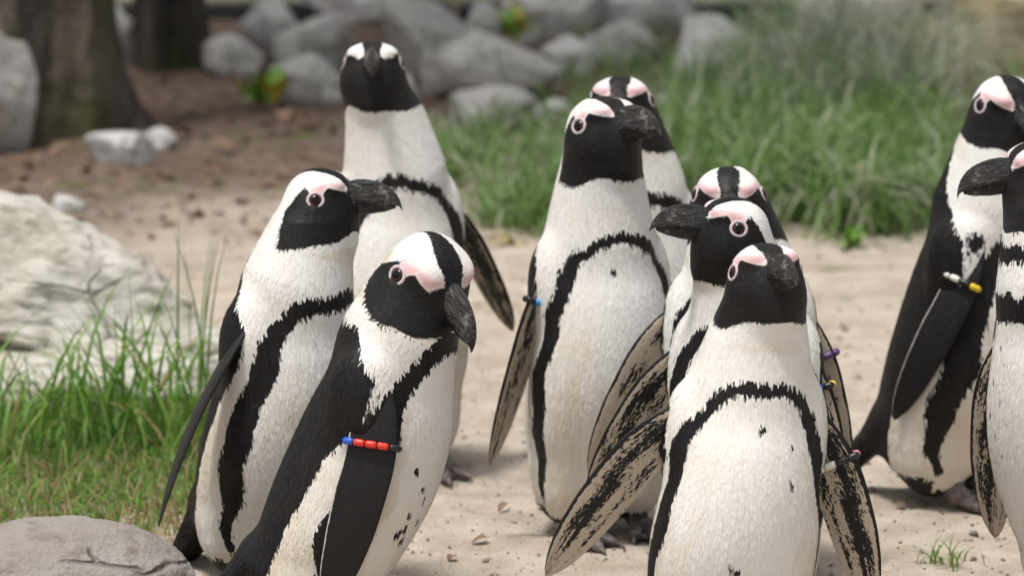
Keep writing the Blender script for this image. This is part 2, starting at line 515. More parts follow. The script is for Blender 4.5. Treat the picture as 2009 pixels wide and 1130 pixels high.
# background heap: (centre px, top py, base py, width px, material, label)
HEAP = [
 (512, -8, 128, 150, 'rock_pale', 'tall pointed pale rock by the dark tree trunk', 1),
 (455, 75, 150, 110, 'rock_grey', 'low grey rock at the foot of the pointed pale rock', 2),
 (700, -20, 52, 190, 'rock_pale', 'long flat pale slab lying at the back of the rock heap', 3),
 (598, 42, 150, 140, 'rock_grey', 'blocky grey rock leaning on the pointed pale rock', 4),
 (606, 122, 212, 130, 'rock_grey', 'rounded grey rock beside the yellow green weed', 5),
 (842, 5, 160, 165, 'rock_grey', 'big steep grey rock in the middle of the heap', 6),
 (955, 85, 200, 250, 'rock_grey', 'broad flat grey rock in front of the steep rock', 7),
 (945, 15, 110, 70, 'rock_grey', 'narrow upright grey rock beside the yellow plant', 8),
 (1085, -25, 92, 180, 'rock_pale', 'bulky pale grey rock with flat face against the timber edging', 9),
 (1262, -25, 80, 175, 'rock_pale', 'wide pale grey rock by the end of the timber edging', 10),
 (1112, 78, 150, 95, 'rock_pale', 'small light rock among grass below the bulky pale rock', 11),
 (1225, 50, 125, 130, 'rock_grey', 'mossy rock in grass below the wide pale rock', 12),
 (1405, 45, 160, 140, 'rock_pale', 'light angular rock alone in the grass near the timber gap', 13),
 (1700, -15, 170, 230, 'rock_grey', 'large grey rock rising out of long grass', 14),
 (1555, 75, 180, 130, 'rock_grey', 'grey rock half sunk in the long grass', 15),
 (1975, -10, 150, 210, 'rock_ochre', 'mossy ochre boulder on the bank', 16),
 (222, 15, 118, 85, 'rock_pale', 'white grey rock wedged between the two tree trunks', 17),
 (5, 80, 300, 120, 'rock_grey', 'upright grey rock against the root flare', 18),
 (235, 262, 330, 120, 'rock_pale', 'flat light slab lying on the brown soil', 19),
 (965, 178, 260, 150, 'rock_grey', 'grey rock overgrown by grass in front of the flat rock', 20),
 (1345, 185, 260, 120, 'rock_pale', 'pale flat stone within the grass', 21),
 (1090, 195, 240, 75, 'rock_pale', 'small pale stone within the grass', 22),
 (310, 250, 300, 60, 'rock_pale', 'small stone on brown soil beside the light slab', 23),
 (130, 378, 420, 60, 'rock_pale', 'fist sized pale stone on the sand behind the boulder', 24),
 (1840, 60, 190, 120, 'rock_ochre', 'dull ochre rock beside the mossy boulder', 25),
 (770, 150, 225, 90, 'rock_grey', 'small grey rock at the edge of the grass', 26),
]
for cx, ty, by, wpx, mt, lb, sdn in HEAP:
    g = on_ground(cx, by)
    top = at(cx, ty, g.y + 0.06)
    wd = wpx / FPX * g.y * 1.22
    hh = top.z * 1.15 + 0.03
    sharp = sdn in (1, 4, 6, 9, 13)
    o = rock('rock', lb, (g.x, g.y + 0.5 * wd * 0.8, hh * 0.5 - 0.03), (wd, wd * 0.8, hh), 100 + sdn, 4, mt,
             (0, 0, R(random.uniform(-25, 25))), 14 if sharp else 11, 0.10, (0.42, 0.8) if sharp else (0.55, 0.9), group='rocks of the background heap')
    if sdn == 1:     # pull the top to a point
        for v in o.data.vertices:
            k = (v.co.z / hh + 0.5)
            v.co.x = v.co.x * (1.25 - 1.05 * k) + 0.02 * k
            v.co.y *= 1.1 - 0.8 * k

# ------------------------------------------------------------------ timber edging and the bank behind the heap
def timber(label, x0, x1, y, z0, z1):
    t = bpy.data.objects.new('timber_edging', None)
    link(t); t.location = ((x0 + x1) / 2, y, 0)
    tag(t, label, 'edging', 'timber edging behind the rocks')
    n = max(1, round((x1 - x0) / 0.9))
    L = (x1 - x0) / n
    bm = bmesh.new()
    bmesh.ops.create_cube(bm, size=1.0)
    for v in bm.verts: v.co = Vector((v.co.x * (L - 0.012), v.co.y * 0.07, v.co.z * (z1 - z0)))
    bmesh.ops.bevel(bm, geom=bm.edges[:], offset=0.008, segments=2, affect='EDGES')
    me = bpy.data.meshes.new('plank'); bm.to_mesh(me); bm.free(); me.materials.append(M['timber'])
    for i in range(n):
        p = link(bpy.data.objects.new('plank', me), t)
        p.location = (x0 + L * (i + .5) - t.location.x, 0, (z0 + z1) / 2)
timber('low dark timber edging board behind the rock heap', -2.7, 1.6, 11.66, -0.05, 0.036)

def make_bank():
    xs = np.linspace(-9, 9, 120); ys = np.linspace(11.72, 22, 60)
    V = np.zeros((120, 60, 3))
    for i, x in enumerate(xs):
        for j, y in enumerate(ys):
            V[i, j] = (x, y, -0.012 + 0.36 * (y - 11.72) * min(1, (y - 11.7) * 0.6) + 0.05 * fbm(x, y, 1.3) * min(1, (y - 11.72)))
    me = fast_mesh('bank', V.reshape(-1, 3), [grid_faces(120, 60, False)])
    if me.polygons[0].normal.z < 0: me.flip_normals()
    N = NT('bank_turf')
    tc = N.n('ShaderNodeTexCoord').outputs['Object']
    n = N.noise(tc, 3.0, 6.0, 0.65)
    N.base(N.mix(N.ramp(n, 0.35, 0.65), (0.10, 0.10, 0.055), (0.20, 0.19, 0.13))); N.rough(0.95)
    N.bump(n, 1.0, 0.05)
    me.materials.append(N.m)
    o = link(bpy.data.objects.new('grass_bank', me)); o['kind'] = 'structure'
make_bank()

# ------------------------------------------------------------------ trees at the upper left (trunk bases in view)
def tree(label, base, r0, height, flare, lobes, seed, lean=(0, 0), crown_r=1.1, bark='bark'):
    rr = random.Random(seed)
    t = link(bpy.data.objects.new('tree', None)); t.location = base
    tag(t, label, 'tree', 'trees beside the rock heap')
    nu, nv = 60, 72
    zs = np.concatenate([np.linspace(-0.08, 0.6, 36), np.linspace(0.68, height, 24)])
    V = np.zeros((nu, nv, 3))
    ph = [rr.uniform(0, 6.28) for _ in range(lobes)]
    st = [rr.uniform(0.6, 1.3) for _ in range(lobes)]
    for i, z in enumerate(zs):
        zz = max(z, -0.03)
        for j in range(nv):
            a = 2 * math.pi * j / nv
            fl = 0.0
            for p_, s_ in zip(ph, st):
                dd = abs((a - p_ + math.pi) % (2 * math.pi) - math.pi)
                fl += s_ * math.exp(-(dd / 0.30) ** 2) * (math.exp(-zz / 0.13) * flare + 0.12)
            rad = r0 * (1.0 - 0.55 * max(z, 0) / height) * (1 + fl) * (1 + 0.22 * mnoise.noise(Vector((math.cos(a) * 3, math.sin(a) * 3, z * 2.0 + seed))) + 0.05 * mnoise.noise(Vector((math.cos(a) * 9, math.sin(a) * 9, z * 5))))
            V[i, j] = (math.cos(a) * rad + lean[0] * z, math.sin(a) * rad + lean[1] * z, z)
    me = fast_mesh('trunk', V.reshape(-1, 3), [grid_faces(nu, nv)])
    me.materials.append(M[bark])
    link(bpy.data.objects.new('trunk', me), t)
    # limbs and a crown well above the frame
    verts = []; faces = []
    tips = []
    for k in range(7):
        a = rr.uniform(0, 6.28); z0 = height * rr.uniform(0.72, 0.97)
        p = Vector((lean[0] * z0, lean[1] * z0, z0)); d = Vector((math.cos(a), math.sin(a), 0.7)).normalized()
        L = crown_r * rr.uniform(0.7, 1.1)
        prev = None
        for s in range(7):
            q = p + d * L * s / 6 + Vector((0, 0, 0.12 * math.sin(s)))
            rad = 0.035 * (1 - s / 7.5)
            o0 = len(verts)
            for m in range(6):
                b = m * math.pi / 3
                u_ = d.cross(Vector((0, 0, 1))).normalized(); v_ = d.cross(u_)
                verts.append(q + u_ * math.cos(b) * rad + v_ * math.sin(b) * rad)
            if s:
                for m in range(6):
                    faces.append((prev + m, prev + (m + 1) % 6, o0 + (m + 1) % 6, o0 + m))
            prev = o0
            if s > 2: tips.append(q)
    me = fast_mesh('limb', [tuple(v) for v in verts], [np.array(faces)])
    me.materials.append(M[bark])
    link(bpy.data.objects.new('limbs', me), t)
    n = 2600
    r_ = np.random.default_rng(seed)
    c = np.array([tuple(tips[i]) for i in r_.integers(0, len(tips), n)]) + r_.normal(0, 0.24, (n, 3))
    a = r_.normal(0, 1, (n, 3)); a /= np.linalg.norm(a, axis=1)[:, None]
    b = np.cross(a, r_.normal(0, 1, (n, 3))); b /= np.linalg.norm(b, axis=1)[:, None]
    V = np.stack([c - a * .05, c + b * .022, c + a * .05, c - b * .022], 1).reshape(-1, 3)
    me = fast_mesh('crown', V, [np.arange(4 * n).reshape(-1, 4)])
    me.materials.append(M['foliage'])
    link(bpy.data.objects.new('crown', me), t)

tree('thick brown tree trunk with flaring roots and moss', (-0.83, 10.25, 0), 0.10, 3.6, 0.75, 6, 3, (0.0, 0.02), 1.2)
tree('dark mossy tree trunk beside the pointed pale rock', (-0.685, 11.05, 0), 0.062, 3.4, 0.35, 5, 8, (0.0, 0.03), 1.1, 'bark_dark')

# ------------------------------------------------------------------ grass
def blades(name, label, pts, hts, wid, mat, seed, lean=0.35, kind='stuff', cat='grass', curve=0.5):
    """one mesh of many tapered, curved blades rooted at pts"""
    r_ = np.random.default_rng(seed)
    n = len(pts); S = 5
    a = r_.uniform(0, 2 * np.pi, n)
    dirv = np.stack([np.cos(a), np.sin(a), np.zeros(n)], 1)
    side = np.stack([-np.sin(a + r_.normal(0, .7, n)), np.cos(a + r_.normal(0, .7, n)), np.zeros(n)], 1)
    ln = np.abs(r_.normal(0, lean, n)); cvv = np.abs(r_.normal(curve, curve * .6, n))
    V = np.zeros((n, S + 1, 2, 3)); T = np.zeros((n, S + 1, 2))
    for s in range(S + 1):
        t = s / S
        ang = ln + cvv * t * t
        p = pts + dirv * (hts * t * np.sin(ang))[:, None] + np.array([0, 0, 1.0]) * (hts * t * np.cos(ang))[:, None]
        wv = wid * (1 - t ** 2.2) * 0.5 + 0.0001
        V[:, s, 0] = p - side * (wv if np.ndim(wv) == 0 else wv[:, None])
        V[:, s, 1] = p + side * (wv if np.ndim(wv) == 0 else wv[:, None])
        T[:, s, :] = t
    base = (np.arange(n) * (S + 1) * 2)[:, None]
    s = np.arange(S)[None, :] * 2
    q = np.stack([base + s, base + s + 1, base + s + 3, base + s + 2], -1).reshape(-1, 4)
    me = fast_mesh(name, V.reshape(-1, 3), [q])
    rep = (S + 1) * 2
    add_attr(me, 'jit', np.repeat(r_.uniform(0, 1, n), rep))
    add_attr(me, 'pink', np.repeat(r_.uniform(0, 1, n), rep))
    add_attr(me, 'amp', T.reshape(-1))
    me.materials.append(M[mat])
    o = link(bpy.data.objects.new(name, me))
    tag(o, label, cat, None, kind)
    return o

def gz_arr(x, y):
    return np.array([ground_z(a, b) for a, b in zip(x, y)])

def clumped(n, cx, cy, sx, sy, r_):
    i = r_.integers(0, len(cx), n)
    x = cx[i] + r_.normal(0, sx, n); y = cy[i] + r_.normal(0, sy, n)
    return x, y

# left tuft, short dense turf then tall single blades
r1 = np.random.default_rng(21)
x = r1.uniform(-0.80, -0.385, 3800); y = r1.uniform(7.0, 7.80, 3800)
k = (x < -0.40 + 0.02 * np.sin(y * 20) - 0.10 * np.clip((7.3 - y) / 0.3, 0, 1) * r1.uniform(0, 1, len(x))) & (r1.uniform(0, 1, len(x)) < np.clip((y - 6.95) / 0.35, 0.12, 1))
x, y = x[k], y[k]
blades('grass', 'short green grass turf between the pale boulder and the smooth boulder', np.stack([x, y, gz_arr(x, y) - 0.004], 1), r1.uniform(0.03, 0.075, len(x)), 0.0034, 'grass_near', 1, 0.6, curve=1.0)
cx = r1.uniform(-0.74, -0.41, 34); cy = r1.uniform(7.45, 7.80, 34)
x, y = clumped(210, cx, cy, 0.026, 0.03, r1)
blades('tall_grass', 'tall thin grass blades standing in front of the pale boulder', np.stack([x, y, gz_arr(x, y) - 0.004], 1), r1.uniform(0.10, 0.27, len(x)), 0.0064, 'grass_near', 2, 0.30, curve=0.6)
x = r1.normal(-0.44, 0.012, 9); y = r1.normal(7.7, 0.02, 9)
blades('tall_grass', 'slender grass stalks rising above the end of the pale boulder', np.stack([x, y, gz_arr(x, y) - 0.004], 1), r1.uniform(0.24, 0.36, 9), 0.004, 'grass_near', 9, 0.06, curve=0.12)
x = r1.uniform(-0.72, -0.40, 900); y = r1.uniform(6.95, 7.45, 900)
blades('dry_grass', 'dry straw lying at the foot of the green grass', np.stack([x, y, gz_arr(x, y) - 0.001], 1), r1.uniform(0.03, 0.09, 900), 0.002, 'straw', 3, 1.25, curve=0.3)
x = r1.normal(0.545, 0.012, 26); y = r1.normal(6.90, 0.012, 26)
blades('grass', 'small grass sprig growing alone in the sand', np.stack([x, y, gz_arr(x, y) - 0.002], 1), r1.uniform(0.02, 0.06, 26), 0.003, 'grass_near', 4, 0.3)

# background meadow patch
cx = np.where(r1.uniform(0, 1, 260) < .17, r1.uniform(-0.20, 0.15, 260), r1.uniform(0.12, 0.83, 260)); cy = 9.25 + 1.75 * r1.uniform(0, 1, 260) ** 1.2
x, y = clumped(8500, cx, cy, 0.03, 0.05, r1)
k = ~((x < 0.03) & (y > 9.95)) & ~((x < 0.46) & (y > 10.35)) & (y > 9.12 + 0.08 * np.sin(x * 9) + 0.25 * np.clip(-x, 0, 1)) & (x < 0.86 - 0.1 * (y - 9.2))
x, y = x[k], y[k]
hts = r1.uniform(0.07, 0.20, len(x)) * np.where(x > 0.25, 1.15, 0.8)
blades('long_grass', 'long green grass growing between the sand and the rock heap', np.stack([x, y, gz_arr(x, y) - 0.004], 1), hts, 0.0065, 'grass_far', 5, 0.28, curve=0.8)
x = r1.uniform(0.1, 1.3, 1000); y = r1.uniform(10.6, 11.58, 1000)
blades('rough_grass', 'thin grey green grass among the rocks and timber edging', np.stack([x, y, np.zeros(len(x)) - 0.01], 1), r1.uniform(0.05, 0.13, len(x)), 0.006, 'grass_far', 6, 0.4, curve=0.9)

cx = r1.uniform(0.50, 0.80, 30); cy = r1.uniform(10.1, 10.9, 30)
x, y = clumped(1100, cx, cy, 0.03, 0.05, r1)
blades('dry_grass', 'tall drooping grey green grass at the foot of the large grey rock', np.stack([x, y, gz_arr(x, y) - 0.004], 1), r1.uniform(0.16, 0.34, len(x)), 0.007, 'grass_grey', 12, 0.25, curve=0.9)

# ------------------------------------------------------------------ small plants, litter
def leaf_mesh(name, L, W, mat, curl=0.15):
    S = 6; V = []; 
    for s in range(S + 1):
        t = s / S; wv = W * math.sin(math.pi * min(1, t * 0.94 + 0.04)) ** 0.8 * 0.5
        z = curl * L * math.sin(t * 2.6)
        V += [(-wv, L * t, z + wv * 0.35), (0, L * t, z), (wv, L * t, z + wv * 0.35)]
    f = []
    for s in range(S):
        for m in range(2):
            a = s * 3 + m; f.append((a, a + 1, a + 4, a + 3))
    me = fast_mesh(name, V, [np.array(f)])
    me.materials.append(M[mat])
    return me

def weed(label, loc, n, L, mat, mat2=None, seed=0, up=0.7):
    rr = random.Random(seed)
    t = link(bpy.data.objects.new('weed', None)); t.location = loc
    tag(t, label, 'plant', 'small weeds among the rocks')
    a_ = leaf_mesh('leaf', L, L * 0.42, mat); b_ = leaf_mesh('leaf', L, L * 0.42, mat2 or mat)
    for i in range(n):
        o = link(bpy.data.objects.new('leaf', a_ if rr.random() < .6 else b_), t)
        o.rotation_euler = (rr.uniform(0.1, up), rr.uniform(-.3, .3), rr.uniform(0, 6.28))
        o.location = (rr.gauss(0, L * .15), rr.gauss(0, L * .15), rr.uniform(0, L * .3))
        o.scale = [rr.uniform(.7, 1.15)] * 3
g = on_ground(522, 215); weed('bright green weed with yellowing leaves beside the rounded grey rock', (g.x, g.y, 0), 14, 0.075, 'weed', 'yellow_leaf', 1, 1.2)
g = on_ground(1010, 105); weed('yellow leaved plant beside the narrow upright rock', (g.x, g.y, 0.02), 14, 0.07, 'yellow_leaf', 'weed', 2, 1.0)
g = on_ground(1665, 492); weed('light green weed at the grass edge on the sand', (g.x, g.y, 0), 9, 0.045, 'weed', 'weed', 3, 0.9)
g = on_ground(1005, 492); weed('orange yellow leaves of a weed at the left edge of the grass', (g.x, g.y, 0), 7, 0.035, 'yellow_leaf', 'yellow_leaf', 4, 0.6)
g = on_ground(1860, 430); weed('yellow green weed low in the grass', (g.x, g.y, 0), 8, 0.05, 'yellow_leaf', 'weed', 5, 1.0)

lm = leaf_mesh('dry_leaf', 0.03, 0.014, 'dry_leaf', 0.2)
LV = [(925, 1066, 'dry reddish leaf on the sand before the tail'), (978, 1005, 'brown leaf scrap on the sand between the penguins'),
      (880, 1105, 'dark twiggy leaf on the sand'), (1775, 1000, 'dry leaf on the sand near a foot'), (1650, 640, 'dry leaf far out on open sand'),
      (300, 220, 'rust red leaf at the foot of the dark tree trunk'), (330, 232, 'rust red leaf on soil behind the small stone'), (280, 235, 'rust red leaf on soil behind the light slab'),
      (560, 250, 'rust red leaf below the rounded grey rock'), (470, 300, 'rust red leaf lying alone on bare brown soil'), (380, 280, 'rust red leaf on soil right beside the small stone')]
rr = random.Random(5)
for px, py, lb in LV:
    g = on_ground(px, py)
    o = link(bpy.data.objects.new('dry_leaf', lm))
    o.location = (g.x, g.y, ground_z(g.x, g.y) + 0.002)
    o.rotation_euler = (rr.uniform(-.1, .2), rr.uniform(-.3, .3), rr.uniform(0, 6.28))
    s = 2.2 if 'rust' in lb else 0.8
    o.scale = (s, s, s)
    tag(o, lb, 'leaf', 'rust red leaves under the tree' if 'rust' in lb else 'dry leaves on the sand')

def grit():
    r_ = np.random.default_rng(77)
    n = 6000
    x = r_.uniform(-0.9, 1.0, n); y = 6.3 + 3.2 * r_.uniform(0, 1, n) ** 1.3
    s = np.clip(np.abs(r_.normal(0.0, 0.0013, n)) + 0.0008, 0, 0.006)
    z = gz_arr(x, y)
    bm = bmesh.new(); bmesh.ops.create_icosphere(bm, subdivisions=1, radius=1.0)
    bv = np.array([v.co[:] for v in bm.verts]); bf = np.array([[v.index for v in f.verts] for f in bm.faces]); bm.free()
    V = bv[None] * (s[:, None, None] * r_.uniform(0.6, 1.4, (n, 1, 3))) * r_.uniform(0.55, 1.35, (n, len(bv), 1))
    V = V + np.stack([x, y, z + s * 0.3], 1)[:, None, :]
    F = (bf[None] + (np.arange(n) * len(bv))[:, None, None]).reshape(-1, 3)
    me = fast_mesh('grit', V.reshape(-1, 3), [F]); me.materials.append(M['grit'])
    o = link(bpy.data.objects.new('grit', me)); tag(o, 'small pebbles and grit scattered over the sand', 'grit', None, 'stuff')
grit()

def litter(label, n, xr, yr, size, mat, seed, flat=0.25):
    r_ = np.random.default_rng(seed)
    x = r_.uniform(*xr, n); y = r_.uniform(*yr, n)
    z = gz_arr(x, y) + 0.001
    a = r_.uniform(0, 6.28, n); L = r_.uniform(*size, n); W = L * r_.uniform(.12, .5, n)
    d = np.stack([np.cos(a), np.sin(a), r_.normal(0, flat, n)], 1); sv = np.stack([-np.sin(a), np.cos(a), r_.normal(0, flat, n)], 1)
    c = np.stack([x, y, z], 1)
    up = np.array([0, 0, 1.0])
    q = [c - d * L[:, None] * .5, c - sv * W[:, None] * .5 + up * (W * .3)[:, None], c + d * L[:, None] * .5 + up * (L * .12)[:, None], c + sv * W[:, None] * .5 + up * (W * .35)[:, None], c + up * (W * .1)[:, None]]
    V = np.stack(q, 1).reshape(-1, 3)
    b = (np.arange(n) * 5)[:, None]
    F = np.concatenate([b + np.array([[0, 1, 4]]), b + np.array([[1, 2, 4]]), b + np.array([[2, 3, 4]]), b + np.array([[3, 0, 4]])])
    me = fast_mesh('leaf_litter', V, [F]); me.materials.append(M[mat])
    o = link(bpy.data.objects.new('leaf_litter', me)); tag(o, label, 'leaf litter', None, 'stuff')
litter('tiny dark twig and leaf scraps strewn over the sand', 260, (-0.9, 1.0), (6.4, 8.8), (0.004, 0.014), 'scrap', 3)
litter('brown leaf litter on the soil below the trees', 900, (-1.1, 0.0), (9.1, 11.4), (0.015, 0.05), 'dry_leaf', 4)

# ================================================================== PENGUINS
TZ = np.array([.028, .045, .075, .12, .18, .24, .30, .35, .39, .43, .47])
TA = np.array([.030, .058, .080, .093, .097, .091, .078, .0645, .056, .042, .024])
TB = np.array([.030, .056, .079, .092, .099, .096, .085, .070, .059, .043, .026])
TC = np.array([-.012, -.010, -.005, .003, .013, .017, .015, .010, .005, .002, .0])
def _res(z, v):
    zz = np.linspace(z[0], z[-1], 240)
    m = np.gradient(v, z)
    i = np.clip(np.searchsorted(z, zz) - 1, 0, len(z) - 2)
    h = z[i + 1] - z[i]; t = (zz - z[i]) / h
    return zz, (2*t**3-3*t**2+1)*v[i] + (t**3-2*t**2+t)*h*m[i] + (-2*t**3+3*t**2)*v[i+1] + (t**3-t**2)*h*m[i+1]
RZ, RA = _res(TZ, TA); _, RB = _res(TZ, TB); _, RC = _res(TZ, TC)

def smin(a, b, k):
    h = np.clip(0.5 + 0.5 * (b - a) / k, 0, 1)
    return b * (1 - h) + a * h - k * h * (1 - h)

def ell(p, c, r):
    q = p - np.array(c); r = np.array(r)
    k0 = np.sqrt(((q / r) ** 2).sum(-1)); k1 = np.sqrt(((q / r ** 2) ** 2).sum(-1)) + 1e-9
    return k0 * (k0 - 1) / k1

def cone(p, a, b, ra, rb):
    a = np.array(a, float); b = np.array(b, float); ab = b - a
    t = np.clip(((p - a) @ ab) / (ab @ ab), 0, 1)
    return np.linalg.norm(p - a - t[..., None] * ab, axis=-1) - (ra + (rb - ra) * t)

def surface_nets(F, org, h):
    ins = F < 0
    nx, ny, nz = F.shape
    cnt = np.zeros((nx - 1, ny - 1, nz - 1), np.int8)
    for a in (0, 1):
        for b in (0, 1):
            for c in (0, 1):
                cnt += ins[a:nx - 1 + a, b:ny - 1 + b, c:nz - 1 + c]
    act = (cnt > 0) & (cnt < 8)
    idx = np.argwhere(act)
    ids = np.full(act.shape, -1, np.int32); ids[act] = np.arange(len(idx))
    cor = np.array([(a, b, c) for a in (0, 1) for b in (0, 1) for c in (0, 1)])
    vals = np.stack([F[idx[:, 0] + c[0], idx[:, 1] + c[1], idx[:, 2] + c[2]] for c in cor], 1)
    pos = np.zeros((len(idx), 3)); n = np.zeros(len(idx))
    for i in range(8):
        for j in range(i + 1, 8):
            if np.abs(cor[i] - cor[j]).sum() != 1: continue
            f0, f1 = vals[:, i], vals[:, j]
            m = (f0 < 0) != (f1 < 0)
            t = np.where(m, f0 / np.where(m, f0 - f1, 1), 0)
            pos += np.where(m[:, None], cor[i] + t[:, None] * (cor[j] - cor[i]), 0)
            n += m
    V = (idx + pos / n[:, None]) * h + org
    Q = []
    for ax in range(3):
        o1, o2 = [(1, 2), (2, 0), (0, 1)][ax]
        sl0 = [slice(None)] * 3; sl1 = [slice(None)] * 3
        sl0[ax] = slice(0, -1); sl1[ax] = slice(1, None)
        ch = ins[tuple(sl0)] != ins[tuple(sl1)]
        e = np.argwhere(ch)
        e = e[(e[:, o1] > 0) & (e[:, o2] > 0) & (e[:, o1] < F.shape[o1] - 1) & (e[:, o2] < F.shape[o2] - 1)]
        if not len(e): continue
        def cell(d1, d2):
            c = e.copy(); c[:, o1] -= d1; c[:, o2] -= d2
            return ids[c[:, 0], c[:, 1], c[:, 2]]
        q = np.stack([cell(1, 1), cell(0, 1), cell(0, 0), cell(1, 0)], 1)
        flip = ~ins[tuple(sl0)][e[:, 0], e[:, 1], e[:, 2]]
        q[flip] = q[flip][:, ::-1]
        Q.append(q)
    return V, np.concatenate(Q)

def seg_dist(P, poly, wid=None):
    """distance from 2-D points to a polyline; with wid, minus the interpolated half width"""
    best = np.full(len(P), 1e9)
    poly = np.array(poly, float)
    for i in range(len(poly) - 1):
        a, b = poly[i], poly[i + 1]; ab = b - a
        t = np.clip(((P - a) @ ab) / (ab @ ab + 1e-12), 0, 1)
        d = np.linalg.norm(P - a - t[:, None] * ab, axis=1)
        if wid is not None: d = d - (wid[i] + (wid[i + 1] - wid[i]) * t)
        best = np.minimum(best, d)
    return best

def poly_sdf(P, poly):
    """signed distance to a closed 2-D polygon, negative inside"""
    poly = np.array(poly, float)
    d = seg_dist(P, np.vstack([poly, poly[:1]]))
    ins = np.zeros(len(P), bool)
    j = len(poly) - 1
    for i in range(len(poly)):
        a, b = poly[i], poly[j]
        c = ((a[1] > P[:, 1]) != (b[1] > P[:, 1])) & (P[:, 0] < (b[0] - a[0]) * (P[:, 1] - a[1]) / (b[1] - a[1] + 1e-12) + a[0])
        ins ^= c; j = i
    return np.where(ins, -d, d)

# chest band: (angle from the front in degrees, height) and half width in mm
BAND = [(0, .380), (22, .377), (44, .364), (60, .337), (71, .29), (78, .22), (80, .14), (76, .09), (68, .06)]
BANDW = [8.5, 8.5, 10, 12, 14.5, 17, 14, 8, 4]
BACK_Z = [.03, .10, .18, .245, .272, .30, .345, .375, .41, .45, .60]
BACK_T = [122, 122, 117, 110, 98, 86, 88, 106, 130, 152, 166]

MASK = [(14, 13), (24, 8.5), (30.5, 4.5), (36, 8), (60, 22), (70, -130), (-47, -130), (-45, -58), (-42, -30), (-38, -12), (-25, 4), (-15, 14), (-9.5, 11), (-4, 3), (7, 3), (10, 9)]
PINK = [(33.5, 13), (30, 4.5), (24, 8.5), (14, 13), (10, 8), (11, -2), (4, -10), (-5, -10), (-11.5, -2), (-10, 9), (-4, 15), (8, 19), (20, 20), (30, 17)]

def head_matrix(yaw, pitch, roll):
    cy, sy, cp, sp = math.cos(yaw), math.sin(yaw), math.cos(pitch), math.sin(pitch)
    f = np.array([-sy * cp, cy * cp, sp]); r = np.array([cy, sy, 0.0]); u = np.cross(r, f)
    if roll:
        c, s = math.cos(roll), math.sin(roll)
        r, u = r * c + u * s, u * c - r * s
    return np.stack([r, f, u])         # rows: right, forward, up

